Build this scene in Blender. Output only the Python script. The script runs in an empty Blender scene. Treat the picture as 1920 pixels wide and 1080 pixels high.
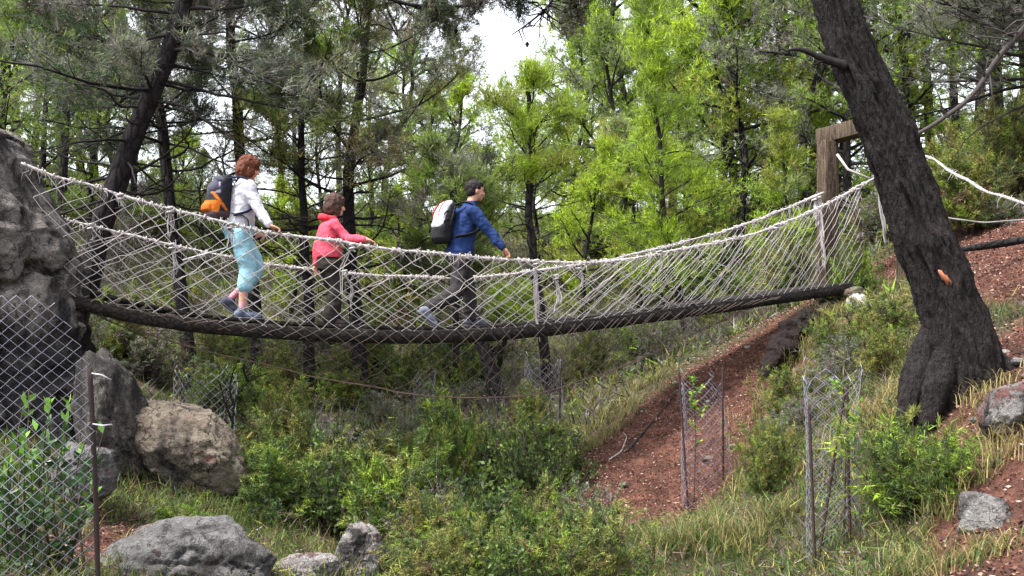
import bpy, bmesh, math, random
import numpy as np
from mathutils import Vector, Matrix
from math import sin, cos, pi, radians

# ------------------------------------------------------------------ camera, light, exposure
S = bpy.context.scene
C = S.collection
W0, H0, HZ, F = 1920, 1080, 640.0, 2059.0      # photo size, eye level row, focal length in photo pixels
cam = bpy.data.cameras.new("camera"); camo = bpy.data.objects.new("camera", cam); C.objects.link(camo)
cam.sensor_width = 36; cam.lens = 36 * F / W0; cam.shift_y = (HZ - H0 / 2) / W0
cam.clip_start = 0.05; cam.clip_end = 2000
camo.location = (0, 0, 0); camo.rotation_euler = (radians(90), 0, 0)
S.camera = camo

SUN_EL, SUN_AZ = 62, -115          # degrees; azimuth from +Y towards +X
wd = bpy.data.worlds.new("World"); S.world = wd; wd.use_nodes = True
nt = wd.node_tree; nt.nodes.clear()
sky = nt.nodes.new("ShaderNodeTexSky"); sky.sky_type = 'NISHITA'; sky.sun_disc = False
sky.sun_elevation = radians(SUN_EL); sky.sun_rotation = radians(SUN_AZ)
sky.air_density = 1.0; sky.dust_density = 3.0; sky.ozone_density = 1.0
hs = nt.nodes.new("ShaderNodeHueSaturation"); hs.inputs['Saturation'].default_value = 0.28
bg = nt.nodes.new("ShaderNodeBackground"); bg.inputs['Strength'].default_value = 0.13
wo = nt.nodes.new("ShaderNodeOutputWorld")
nt.links.new(sky.outputs[0], hs.inputs['Color']); nt.links.new(hs.outputs[0], bg.inputs[0]); nt.links.new(bg.outputs[0], wo.inputs[0])

sl = bpy.data.lights.new("sun", 'SUN'); sl.energy = 2.0; sl.angle = radians(12); sl.color = (1.0, 0.965, 0.91)
so = bpy.data.objects.new("sun", sl); C.objects.link(so)
sd = Vector((sin(radians(SUN_AZ)) * cos(radians(SUN_EL)), cos(radians(SUN_AZ)) * cos(radians(SUN_EL)), sin(radians(SUN_EL))))
so.rotation_euler = (-sd).to_track_quat('-Z', 'Y').to_euler(); so.location = (0, 0, 30)
S.view_settings.view_transform = 'Standard'; S.view_settings.look = 'None'
S.view_settings.exposure = 2.15; S.view_settings.gamma = 1
S.render.engine = 'CYCLES'
S.cycles.max_bounces = 7; S.cycles.diffuse_bounces = 4; S.cycles.transmission_bounces = 4; S.cycles.glossy_bounces = 2
S.cycles.use_denoising = True
try: S.cycles.denoising_prefilter = 'NONE'
except Exception: pass

R = np.random.default_rng(7)

def at(px, py, Y):
    return np.array([(px - 960) * Y / F, Y, (HZ - py) * Y / F])
def atx(px, Y): return (px - 960) * Y / F

# ------------------------------------------------------------------ noise
_perm = np.random.default_rng(3).permutation(256); _perm = np.concatenate([_perm, _perm, _perm])
_val = np.random.default_rng(4).random(256) * 2 - 1
def vnoise(P):
    P = np.asarray(P, float); i = np.floor(P).astype(int); f = P - i; f = f * f * (3 - 2 * f); i &= 255
    def h(a, b, c): return _val[_perm[_perm[_perm[(i[:, 0] + a) & 255] + ((i[:, 1] + b) & 255)] + ((i[:, 2] + c) & 255)]]
    x, y, z = f[:, 0], f[:, 1], f[:, 2]
    l = lambda a, b, t: a + (b - a) * t
    return l(l(l(h(0,0,0), h(1,0,0), x), l(h(0,1,0), h(1,1,0), x), y), l(l(h(0,0,1), h(1,0,1), x), l(h(0,1,1), h(1,1,1), x), y), z)
def fbm(P, o=4, lac=2.03, g=0.5):
    P = np.asarray(P, float); r = 0; a = 1; t = 0
    for k in range(o):
        r = r + a * vnoise(P + 17.3 * k); t += a; a *= g; P = P * lac
    return r / t
def sstep(a, b, x):
    t = np.clip((x - a) / (b - a), 0, 1); return t * t * (3 - 2 * t)

# ------------------------------------------------------------------ object helpers
def make_mesh(name, V, F3=None, F4=None, col=None, uv=None, mats=(), mi=None, smooth=True):
    V = np.asarray(V, np.float32); me = bpy.data.meshes.new(name)
    n3 = 0 if F3 is None else len(F3); n4 = 0 if F4 is None else len(F4)
    li = np.concatenate([np.asarray(F3, np.int32).ravel() if n3 else np.zeros(0, np.int32), np.asarray(F4, np.int32).ravel() if n4 else np.zeros(0, np.int32)])
    me.vertices.add(len(V)); me.vertices.foreach_set("co", V.ravel())
    me.loops.add(len(li)); me.loops.foreach_set("vertex_index", li)
    me.polygons.add(n3 + n4)
    st = np.concatenate([np.arange(n3) * 3, n3 * 3 + np.arange(n4) * 4]).astype(np.int32)
    me.polygons.foreach_set("loop_start", st)
    if smooth: me.polygons.foreach_set("use_smooth", np.ones(n3 + n4, bool))
    for m in mats: me.materials.append(m)
    if mi is not None: me.polygons.foreach_set("material_index", np.asarray(mi, np.int32))
    me.update(calc_edges=True)
    if col is not None:
        a = me.color_attributes.new("Col", 'FLOAT_COLOR', 'POINT')
        c = np.ones((len(V), 4), np.float32); c[:, :3] = col; a.data.foreach_set("color", c.ravel())
    if uv is not None:
        u = me.uv_layers.new(name="UVMap"); u.data.foreach_set("uv", np.asarray(uv, np.float32)[li].ravel())
    return me

def link(name, me, parent=None):
    o = bpy.data.objects.new(name, me); C.objects.link(o)
    if parent is not None: o.parent = parent
    return o
def tag(o, label=None, cat=None, group=None, kind=None):
    if label: o["label"] = label
    if cat: o["category"] = cat
    if group: o["group"] = group
    if kind: o["kind"] = kind
    return o
def thing(name, label, cat, loc=(0, 0, 0), rz=0.0, group=None):
    o = bpy.data.objects.new(name, None); C.objects.link(o); o.empty_display_size = 0.1
    o.location = [float(v) for v in loc]; o.rotation_euler = (0, 0, rz)
    return tag(o, label, cat, group)
def copy_tree(o, parent=None):
    c = o.copy(); C.objects.link(c)
    if parent is not None: c.parent = parent
    for ch in list(o.children): copy_tree(ch, c)
    return c

class MB:
    """collects geometry, builds ONE mesh object"""
    def __init__(s): s.V = []; s.F3 = []; s.F4 = []; s.col = []; s.uv = []; s.n = 0
    def add(s, V, F3=None, F4=None, col=(1, 1, 1), uv=None):
        V = np.asarray(V, float); k = len(V)
        s.V.append(V)
        if F3 is not None and len(F3): s.F3.append(np.asarray(F3) + s.n)
        if F4 is not None and len(F4): s.F4.append(np.asarray(F4) + s.n)
        c = np.empty((k, 3)); c[:] = col; s.col.append(c)
        s.uv.append(np.zeros((k, 2)) if uv is None else uv); s.n += k
    def tube(s, P, r, sides=6, col=(1, 1, 1), cap=True, flat=1.0, up=None, v0=0.0):
        P = np.asarray(P, float); N = len(P); r = np.broadcast_to(np.asarray(r, float), (N,))
        T = np.gradient(P, axis=0); T /= np.linalg.norm(T, axis=1)[:, None] + 1e-9
        u = np.array([0, 0, 1.0]) if up is None else np.asarray(up, float)
        if abs(T[0] @ u) > 0.95: u = np.array([1.0, 0, 0])
        A = np.empty((N, 3)); a = u - T[0] * (T[0] @ u); a /= np.linalg.norm(a); A[0] = a
        for i in range(1, N):
            a = A[i-1] - T[i] * (A[i-1] @ T[i]); A[i] = a / (np.linalg.norm(a) + 1e-9)
        B = np.cross(T, A)
        an = np.arange(sides) * 2 * pi / sides
        ring = P[:, None] + r[:, None, None] * (np.cos(an)[None, :, None] * A[:, None] * flat + np.sin(an)[None, :, None] * B[:, None])
        V = ring.reshape(-1, 3)
        L = np.concatenate([[0], np.cumsum(np.linalg.norm(np.diff(P, axis=0), axis=1))]) + v0
        uv = np.stack([np.tile(an / (2 * pi), N), np.repeat(L, sides)], 1)
        i = np.arange(N - 1)[:, None] * sides; j = np.arange(sides)[None]; j2 = (j + 1) % sides
        Q = np.stack([i + j, i + j2, i + sides + j2, i + sides + j], -1).reshape(-1, 4)
        F3 = None
        if cap:
            V = np.concatenate([V, P[:1], P[-1:]]); uv = np.concatenate([uv, [[0.5, L[0]], [0.5, L[-1]]]]); k = N * sides
            jj = np.arange(sides); b = (N - 1) * sides
            F3 = np.concatenate([np.stack([np.full(sides, k), (jj + 1) % sides, jj], 1), np.stack([np.full(sides, k + 1), b + jj, b + (jj + 1) % sides], 1)])
        if np.ndim(col) == 2 and len(col) == N:
            col = np.repeat(col, sides, 0)
            if cap: col = np.concatenate([col, col[:1], col[-1:]])
        s.add(V, F3, Q, col, uv)
    def box(s, c, sx, sy, sz, M=None, col=(1, 1, 1), bev=0.0):
        c = np.asarray(c, float); h = np.array([sx, sy, sz]) / 2
        bm = bmesh.new(); bmesh.ops.create_cube(bm, size=1)
        for v in bm.verts: v.co = Vector((v.co.x * sx, v.co.y * sy, v.co.z * sz))
        if bev: bmesh.ops.bevel(bm, geom=list(bm.edges), offset=bev, segments=2, affect='EDGES', profile=0.6)
        bmesh.ops.triangulate(bm, faces=[f for f in bm.faces if len(f.verts) > 4])
        V = np.array([v.co[:] for v in bm.verts]); f3 = [[v.index for v in f.verts] for f in bm.faces if len(f.verts) == 3]; f4 = [[v.index for v in f.verts] for f in bm.faces if len(f.verts) == 4]
        bm.free()
        uv = V[:, :2] + V[:, 2:3]
        if M is not None: V = V @ np.asarray(M).T
        s.add(V + c, f3, f4, col, uv)
    def build(s, name, mat, parent=None, smooth=True):
        V = np.concatenate(s.V)
        me = make_mesh(name, V, np.concatenate(s.F3) if s.F3 else None, np.concatenate(s.F4) if s.F4 else None, np.concatenate(s.col), np.concatenate(s.uv), [mat], smooth=smooth)
        return link(name, me, parent)

def build_multi(name, pairs, parent=None):
    pairs = [(m, mt) for m, mt in pairs if m.n]
    V, F3, F4, col, uv, i3, i4, o = [], [], [], [], [], [], [], 0
    for k, (m, mt) in enumerate(pairs):
        f3 = np.concatenate(m.F3) if m.F3 else np.zeros((0, 3), int); f4 = np.concatenate(m.F4) if m.F4 else np.zeros((0, 4), int)
        V.append(np.concatenate(m.V)); col.append(np.concatenate(m.col)); uv.append(np.concatenate(m.uv)); F3.append(f3 + o); F4.append(f4 + o)
        i3.append(np.full(len(f3), k)); i4.append(np.full(len(f4), k)); o += m.n
    me = make_mesh(name, np.concatenate(V), np.concatenate(F3), np.concatenate(F4), np.concatenate(col), np.concatenate(uv), [mt for m, mt in pairs], np.concatenate(i3 + i4))
    return link(name, me, parent)

# ------------------------------------------------------------------ materials
def mat_base(name):
    m = bpy.data.materials.new(name); m.use_nodes = True; t = m.node_tree; t.nodes.clear()
    o = t.nodes.new("ShaderNodeOutputMaterial"); b = t.nodes.new("ShaderNodeBsdfPrincipled"); t.links.new(b.outputs[0], o.inputs[0])
    b.inputs['Roughness'].default_value = 0.8
    b.inputs['Specular IOR Level'].default_value = 0.25
    return m, t, b, o
def N(t, typ, **kw):
    n = t.nodes.new(typ)
    for k, v in kw.items():
        if k in ('operation', 'blend_type', 'data_type', 'feature', 'attribute_name', 'noise_dimensions', 'wave_type', 'bands_direction', 'distance'): setattr(n, k, v)
        else: n.inputs[k.replace('_', ' ')].default_value = v
    return n
def ramp(t, src, stops):
    r = t.nodes.new("ShaderNodeValToRGB"); e = r.color_ramp.elements
    while len(e) < len(stops): e.new(0.5)
    for k, (p, c) in enumerate(stops):
        e[k].position = p; e[k].color = (c[0], c[1], c[2], 1) if len(c) == 3 else c
    t.links.new(src, r.inputs[0]); return r
def mixc(t, fac, a, b, bt='MIX'):
    n = t.nodes.new("ShaderNodeMix"); n.data_type = 'RGBA'; n.blend_type = bt
    for s, v in ((n.inputs[0], fac), (n.inputs[6], a), (n.inputs[7], b)):
        if isinstance(v, (int, float)): s.default_value = v
        elif isinstance(v, tuple): s.default_value = (*v, 1) if len(v) == 3 else v
        else: t.links.new(v, s)
    return n.outputs[2]
def bump(t, b, h, strength=0.5, dist=0.02):
    n = t.nodes.new("ShaderNodeBump"); n.inputs['Strength'].default_value = strength; n.inputs['Distance'].default_value = dist
    t.links.new(h, n.inputs['Height']); t.links.new(n.outputs[0], b.inputs['Normal'])
def mapping(t, src, scale):
    n = t.nodes.new("ShaderNodeMapping"); n.inputs['Scale'].default_value = scale; t.links.new(src, n.inputs[0]); return n.outputs[0]
def objco(t): return t.nodes.new("ShaderNodeTexCoord").outputs['Object']
def geopos(t): return t.nodes.new("ShaderNodeNewGeometry").outputs['Position']
def noise(t, vec, scale, detail=5, rough=0.6):
    n = t.nodes.new("ShaderNodeTexNoise"); n.inputs['Scale'].default_value = scale; n.inputs['Detail'].default_value = detail; n.inputs['Roughness'].default_value = rough
    t.links.new(vec, n.inputs['Vector']); return n.outputs[0]

def leaf_mat(name, trans=0.35, rough=0.55, spec=0.25):
    m, t, b, o = mat_base(name)
    a = N(t, "ShaderNodeAttribute", attribute_name="Col")
    t.links.new(a.outputs['Color'], b.inputs['Base Color']); b.inputs['Roughness'].default_value = rough; b.inputs['Specular IOR Level'].default_value = spec
    tr = t.nodes.new("ShaderNodeBsdfTranslucent"); t.links.new(a.outputs['Color'], tr.inputs[0])
    mx = t.nodes.new("ShaderNodeMixShader"); mx.inputs[0].default_value = trans
    t.links.new(b.outputs[0], mx.inputs[1]); t.links.new(tr.outputs[0], mx.inputs[2]); t.links.new(mx.outputs[0], o.inputs[0])
    return m
def attr_mat(name, rough=0.85, nscale=60, bstr=0.3, var=0.35, bdist=0.01):
    m, t, b, o = mat_base(name)
    a = N(t, "ShaderNodeAttribute", attribute_name="Col"); p = objco(t)
    n = noise(t, p, nscale); r = ramp(t, n, [(0.3, (1 - var,) * 3), (0.7, (1 + var * 0.6,) * 3)])
    t.links.new(mixc(t, 1.0, a.outputs['Color'], r.outputs[0], 'MULTIPLY'), b.inputs['Base Color']); b.inputs['Roughness'].default_value = rough
    bump(t, b, n, bstr, bdist); return m
def bark_mat(name, dark, mid, light, su=9, sv=5, bstr=0.9, scars=False, dist=0.03, ridged=False):
    m, t, b, o = mat_base(name)
    uv = t.nodes.new("ShaderNodeTexCoord").outputs['UV']; p = geopos(t)
    nz = t.nodes.new("ShaderNodeTexNoise"); nz.inputs['Scale'].default_value = 5; t.links.new(p, nz.inputs['Vector'])
    mv = mapping(t, p, (su, su, sv))
    mm = mixc(t, 0.12, mv, nz.outputs[1], 'LINEAR_LIGHT')
    v = t.nodes.new("ShaderNodeTexVoronoi"); v.feature = 'DISTANCE_TO_EDGE'; v.inputs['Scale'].default_value = 1.0; t.links.new(mm, v.inputs['Vector'])
    n2 = noise(t, p, 30, 6, 0.7); n3 = noise(t, p, 2.2, 3, 0.5)
    f = ramp(t, v.outputs[0], [(0.0, (0, 0, 0)), (0.22, (1, 1, 1))])
    if ridged:      # long interlocking plates: broken, stretched noise ridges across the cells
        rn = noise(t, mapping(t, p, (17, 17, 4.2)), 1.0, 6, 0.62); f2 = ramp(t, rn, [(0.40, (0, 0, 0)), (0.50, (1, 1, 1)), (0.62, (0.25, 0.25, 0.25)), (0.7, (1, 1, 1))])
        class _f: pass
        ff = _f(); ff.outputs = [mixc(t, 0.72, f.outputs[0], f2.outputs[0])]; f = ff
    c1 = mixc(t, n2, dark, mid); c2 = mixc(t, n3, c1, light)
    c3 = mixc(t, f.outputs[0], dark, c2)
    c4 = mixc(t, ramp(t, n2, [(0.52, (0, 0, 0)), (0.72, (1, 1, 1))]).outputs[0], c3, light)
    if scars:
        sc = ramp(t, noise(t, mapping(t, p, (1, 1, 0.45)), 5.5, 2, 0.5), [(0.765, (0, 0, 0)), (0.785, (0.6, 0.6, 0.6))])
        c4 = mixc(t, sc.outputs[0], c4, (0.26, 0.075, 0.035))
    t.links.new(c4, b.inputs['Base Color']); b.inputs['Roughness'].default_value = 0.9
    ad = t.nodes.new("ShaderNodeMath"); ad.operation = 'ADD'; t.links.new(f.outputs[0], ad.inputs[0]); t.links.new(n2, ad.inputs[1])
    bump(t, b, ad.outputs[0], bstr, dist); return m
def rock_mat(name, c0, c1, c2, dark_patches=0.5, red=0.0, scale=1.0, moss=0.0):
    m, t, b, o = mat_base(name); p = geopos(t)
    n1 = noise(t, p, 1.3 * scale, 6, 0.6); n2 = noise(t, p, 7 * scale, 8, 0.7); n3 = noise(t, mapping(t, p, (1, 1, 0.5)), 2.3 * scale, 7, 0.68); n4 = noise(t, p, 38 * scale, 4, 0.7)
    c = mixc(t, ramp(t, n1, [(0.35, (0, 0, 0)), (0.65, (1, 1, 1))]).outputs[0], c0, c1)
    c = mixc(t, ramp(t, n2, [(0.45, (0, 0, 0)), (0.7, (1, 1, 1))]).outputs[0], c, c2)
    c = mixc(t, ramp(t, n3, [(0.56 - 0.12 * dark_patches, (0, 0, 0)), (0.66 - 0.08 * dark_patches, (1, 1, 1))]).outputs[0], c, (0.03, 0.026, 0.026))
    if dark_patches > 0.7:   # black noise patches, thicker towards the bottom
        sx = t.nodes.new("ShaderNodeSeparateXYZ"); t.links.new(p, sx.inputs[0])
        zz = t.nodes.new("ShaderNodeMapRange"); zz.inputs[1].default_value = 0.55; zz.inputs[2].default_value = -0.15; zz.inputs[3].default_value = 0.0; zz.inputs[4].default_value = 0.30; t.links.new(sx.outputs[2], zz.inputs[0])
        aa = t.nodes.new("ShaderNodeMath"); aa.operation = 'ADD'; t.links.new(zz.outputs[0], aa.inputs[0]); t.links.new(noise(t, mapping(t, p, (1, 1, 0.35)), 3.1, 8, 0.72), aa.inputs[1])
        c = mixc(t, ramp(t, aa.outputs[0], [(0.60, (0, 0, 0)), (0.70, (0.92, 0.92, 0.92))]).outputs[0], c, (0.012, 0.010, 0.012))
    c = mixc(t, ramp(t, n4, [(0.56, (0, 0, 0)), (0.7, (0.7, 0.7, 0.7))]).outputs[0], c, (0.06, 0.05, 0.045))
    if red:
        c = mixc(t, ramp(t, noise(t, p, 1.9 * scale + 0.7, 5, 0.6), [(0.62 - 0.1 * red, (0, 0, 0)), (0.7 - 0.08 * red, (0.8, 0.8, 0.8))]).outputs[0], c, (0.13, 0.04, 0.035))
    cr = t.nodes.new("ShaderNodeTexVoronoi"); cr.feature = 'DISTANCE_TO_EDGE'; cr.inputs['Scale'].default_value = 2.6 * scale
    wn = t.nodes.new("ShaderNodeTexNoise"); wn.inputs['Scale'].default_value = 4 * scale; wn.inputs['Detail'].default_value = 6; t.links.new(p, wn.inputs['Vector'])
    t.links.new(mixc(t, 0.45, p, wn.outputs[1], 'LINEAR_LIGHT'), cr.inputs['Vector'])
    ck = ramp(t, cr.outputs[0], [(0.0, (0.12, 0.12, 0.12)), (0.035, (1, 1, 1))])
    c = mixc(t, 1.0, c, ck.outputs[0], 'MULTIPLY')
    c = mixc(t, ramp(t, noise(t, p, 3.7 * scale, 6, 0.7), [(0.58, (0, 0, 0)), (0.68, (0.55, 0.55, 0.55))]).outputs[0], c, (0.13, 0.125, 0.11))
    t.links.new(c, b.inputs['Base Color']); b.inputs['Roughness'].default_value = 0.92
    ad = t.nodes.new("ShaderNodeMath"); ad.operation = 'ADD'; t.links.new(n2, ad.inputs[0]); t.links.new(n4, ad.inputs[1])
    bump(t, b, ad.outputs[0], 0.9, 0.06); return m

M = {}
M['needle'] = leaf_mat("pine_needles", 0.5)
M['leaf'] = leaf_mat("shrub_leaves", 0.35)
M['gloss'] = leaf_mat("glossy_leaves", 0.3, 0.35, 0.45)
M['grass'] = leaf_mat("grass_blades", 0.4)
M['bark'] = bark_mat("dark_pine_bark", (0.004, 0.003, 0.004), (0.012, 0.009, 0.010), (0.034, 0.026, 0.027), 10, 4)
M['bigbark'] = bark_mat("charred_pine_bark", (0.003, 0.0025, 0.003), (0.009, 0.0065, 0.006), (0.046, 0.035, 0.034), 24, 6.5, 1.0, True, 0.04, True)
M['twig'] = attr_mat("bare_twigs", 0.9, 30, 0.2)
M['wood'] = bark_mat("weathered_timber", (0.02, 0.014, 0.010), (0.075, 0.05, 0.032), (0.13, 0.095, 0.065), 34, 2.2, 0.5, dist=0.01)
M['deck'] = bark_mat("dark_wet_timber", (0.003, 0.0024, 0.0024), (0.010, 0.008, 0.007), (0.034, 0.027, 0.022), 14, 22, 0.25, dist=0.008)
M['rope'] = attr_mat("pale_hemp_rope", 0.95, 160, 0.6, 0.3, 0.006)
M['wire'] = attr_mat("galvanised_wire", 0.45, 40, 0.1, 0.25)
M['wire'].node_tree.nodes['Principled BSDF'].inputs['Metallic'].default_value = 0.25
M['rust'] = attr_mat("rusty_rebar", 0.85, 90, 0.5, 0.4, 0.004)
M['cloth'] = attr_mat("woven_cloth", 0.9, 45, 0.25, 0.12, 0.012)
M['skin'] = attr_mat("skin", 0.55, 30, 0.1, 0.08)
M['hair'] = attr_mat("hair", 0.75, 70, 0.6, 0.5, 0.01)
M['rock'] = rock_mat("cliff_rock", (0.12, 0.104, 0.095), (0.21, 0.185, 0.165), (0.27, 0.245, 0.225), 0.76)
M['rockm'] = rock_mat("mottled_boulder", (0.05, 0.043, 0.04), (0.085, 0.075, 0.068), (0.19, 0.17, 0.15), 0.7, 0.0, 2.2)
M['rock2'] = rock_mat("brown_boulder", (0.12, 0.093, 0.07), (0.17, 0.14, 0.105), (0.23, 0.195, 0.155), 0.4, 0.25)
M['rock3'] = rock_mat("grey_boulder", (0.09, 0.086, 0.086), (0.15, 0.146, 0.142), (0.24, 0.232, 0.225), 0.55, 0.3, 1.5)
M['rockr'] = rock_mat("reddish_rock", (0.13, 0.12, 0.118), (0.19, 0.18, 0.175), (0.26, 0.25, 0.24), 0.5, 1.2, 1.3)
M['rockw'] = rock_mat("whitish_rock", (0.24, 0.22, 0.21), (0.34, 0.31, 0.30), (0.42, 0.39, 0.37), 0.35, 0.5, 1.6)
M['stone'] = rock_mat("pale_stone", (0.38, 0.35, 0.32), (0.48, 0.45, 0.42), (0.55, 0.52, 0.5), 0.0, 0.1)

def ground_mat():
    m, t, b, o = mat_base("forest_floor"); p = geopos(t)
    a = N(t, "ShaderNodeAttribute", attribute_name="Col")
    sp = t.nodes.new("ShaderNodeSeparateColor"); t.links.new(a.outputs['Color'], sp.inputs[0])
    n1 = noise(t, p, 0.9, 6, 0.65); n2 = noise(t, p, 6, 8, 0.75); n3 = noise(t, p, 28, 6, 0.8); n4 = noise(t, p, 75, 3, 0.6)
    soil = mixc(t, ramp(t, n2, [(0.40, (0, 0, 0)), (0.62, (1, 1, 1))]).outputs[0], (0.06, 0.022, 0.017), (0.23, 0.10, 0.066))
    soil = mixc(t, ramp(t, n3, [(0.5, (0, 0, 0)), (0.66, (1, 1, 1))]).outputs[0], soil, (0.045, 0.018, 0.016))
    soil = mixc(t, ramp(t, n4, [(0.6, (0, 0, 0)), (0.74, (1, 1, 1))]).outputs[0], soil, (0.30, 0.19, 0.15))
    nm = noise(t, p, 2.4, 5, 0.7); soil = mixc(t, ramp(t, nm, [(0.42, (0, 0, 0)), (0.60, (0.8, 0.8, 0.8))]).outputs[0], soil, (0.075, 0.034, 0.022))
    duff = mixc(t, ramp(t, n1, [(0.38, (0, 0, 0)), (0.62, (1, 1, 1))]).outputs[0], (0.075, 0.065, 0.038), (0.055, 0.07, 0.026))
    duff = mixc(t, ramp(t, n2, [(0.42, (0, 0, 0)), (0.66, (1, 1, 1))]).outputs[0], duff, (0.10, 0.10, 0.04))
    duff = mixc(t, ramp(t, n3, [(0.5, (0, 0, 0)), (0.68, (1, 1, 1))]).outputs[0], duff, (0.03, 0.026, 0.02))
    ad = t.nodes.new("ShaderNodeMath"); ad.operation = 'MULTIPLY_ADD'; t.links.new(n2, ad.inputs[0]); ad.inputs[1].default_value = 0.7; t.links.new(sp.outputs[0], ad.inputs[2])
    k = ramp(t, ad.outputs[0], [(0.72, (0, 0, 0)), (0.92, (1, 1, 1))])
    t.links.new(mixc(t, k.outputs[0], duff, soil), b.inputs['Base Color']); b.inputs['Roughness'].default_value = 0.95
    s2 = t.nodes.new("ShaderNodeMath"); s2.operation = 'ADD'; t.links.new(n2, s2.inputs[0]); t.links.new(n3, s2.inputs[1])
    bump(t, b, s2.outputs[0], 0.9, 0.07); return m
M['ground'] = ground_mat()

# ------------------------------------------------------------------ terrain
CP = [(960,1110,8.5),(960,1010,11),(700,975,11.5),(960,905,14),(960,790,18),(640,770,18),(400,765,17),(250,650,19),(345,585,20),(650,610,22),(1030,755,17.5),
      (1075,875,13),(1290,985,11.5),(1180,900,12.3),(1250,712,14.6),(1400,632,15),(1560,556,15),(1150,790,14),(1400,800,12.2),(1480,690,13),
      (1250,660,20),(1400,585,22),(1450,925,9.6),(1560,1100,8),(1700,790,8.6),(1850,690,9),(1600,730,10.5),(1540,625,13),(1900,560,11),(1900,420,15),(1800,395,17),(1900,340,20),
      (1880,1050,6),(1900,790,7),(1700,1100,6.5),(200,1010,8),(300,960,9.5),(450,900,11),(100,1100,6),(330,830,13),(560,880,13),(1180,1040,10),(1620,560,14.5),(1700,480,16)]
pts = [at(*c) for c in CP]
pts += [np.array(v, float) for v in [(0,0,-1.75),(-4,0,-1.6),(4,0,-1.4),(0,4,-1.85),(3,3,-1.35),(-3,3,-1.5),(-6,12,0.2),(-8,14,1.2),(-9,9,0.8),(-7,5,-0.6),(7,8,1.2),(8,4,0.8),(9,12,2.6),
        (-9,20,1.6),(-11,30,3.2),(0,30,1.9),(6,26,2.4),(11,30,3.9),(13,22,5.0),(-16,45,6),(0,45,4.6),(15,45,5.4),(-22,70,9.5),(0,72,7.4),(24,70,8.5),(-40,110,13),(0,115,10),(40,110,13),(-40,20,9),(40,20,16),(-30,0,5),(30,0,7),(0,-20,-2),(-60,60,17),(60,60,18),(0,200,14),(-120,200,20),(120,200,32),(-120,0,20),(130,0,30),(0,-60,-3)]]
pts = np.array(pts)
def _phi(r): return r ** 3 / (1 + 0.02 * r * r)
_A = pts[:, :2]; _n = len(_A)
_D = np.linalg.norm(_A[:, None] - _A[None], axis=2)
_K = np.zeros((_n + 3, _n + 3)); _K[:_n, :_n] = _D + 0.12 * np.eye(_n) * 0.5; _K[:_n, _n] = 1; _K[:_n, _n+1:] = _A; _K[_n, :_n] = 1; _K[_n+1:, :_n] = _A.T
_w = np.linalg.solve(_K, np.concatenate([pts[:, 2], [0, 0, 0]]))
def gz(x, y, detail=True):
    x = np.atleast_1d(np.asarray(x, float)); y = np.atleast_1d(np.asarray(y, float)); out = np.empty(len(x))
    for s in range(0, len(x), 20000):
        q = np.stack([x[s:s+20000], y[s:s+20000]], 1)
        out[s:s+20000] = np.sqrt(((q[:, None] - _A[None]) ** 2).sum(2) + 0.16) @ _w[:_n] + _w[_n] + q @ _w[_n+1:]
    if detail:
        d = np.hypot(x, y); P = np.stack([x, y, 0 * x], 1)
        out += fbm(P * 0.9, 4) * 0.10 + fbm(P * 4.0, 3) * 0.035 + fbm(P * 0.12, 3) * np.clip((d - 25) / 40, 0, 1) * 2.0
    return out
def g1(x, y): return float(gz(x, y)[0])
def soil_mask(x, y):
    # the bare red slope right of the middle, the bank under the big pine, the path at the right edge
    r = 0.5 * np.exp(-(((x - 1.9) * 0.72 + (y - 13.0) * -0.2) / 2.0) ** 2 - (((y - 12.5) * 0.8 - (x - 1.75) * 0.5) / 1.6) ** 2) * 1.9
    ax = x - 0.335 * y - 0.08 * np.sin(y * 3)
    r2 = sstep(-0.05, 0.35, ax) * sstep(11.2, 9.0, y) * 0.62
    r3 = sstep(4.3, 5.2, x - 0.05 * (y - 9)) * sstep(18.0, 15.5, y) * 0.85 * sstep(11.5, 9.0, x - 0.1 * y)
    r4 = 0.75 * np.exp(-((x + 2.75) / 0.6) ** 2 - ((y - 7.9) / 1.3) ** 2)
    r5 = 0.45 * np.exp(-((x + 5.2) / 1.1) ** 2 - ((y - 15.5) / 1.6) ** 2)
    return np.clip(np.maximum.reduce([r, r2, r3, r4, r5]), 0, 1)
def grid_axis(lo, d0, d1, step, hi, g=1.13):
    a = list(np.arange(d0, d1, step)); s = step; v = d1
    while v < hi: a.append(v); s *= g; v += s
    a.append(hi); s = step; v = d0 - s; b = []
    while v > lo: b.append(v); s *= g; v -= s
    b.append(lo); return np.array(b[::-1] + a)
gx = grid_axis(-260, -8, 10, 0.11, 260); gy = grid_axis(-60, 4, 20, 0.11, 420)
X, Y = np.meshgrid(gx, gy); x, y = X.ravel(), Y.ravel()
z = gz(x, y)
nx, ny = len(gx), len(gy); i = (np.arange(ny - 1)[:, None] * nx + np.arange(nx - 1)[None]).ravel()
col = np.zeros((len(x), 3)); col[:, 0] = soil_mask(x, y)
tag(link("ground", make_mesh("ground", np.stack([x, y, z], 1), F4=np.stack([i, i + 1, i + nx + 1, i + nx], 1), col=col, mats=[M['ground']])), kind="structure")

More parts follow.
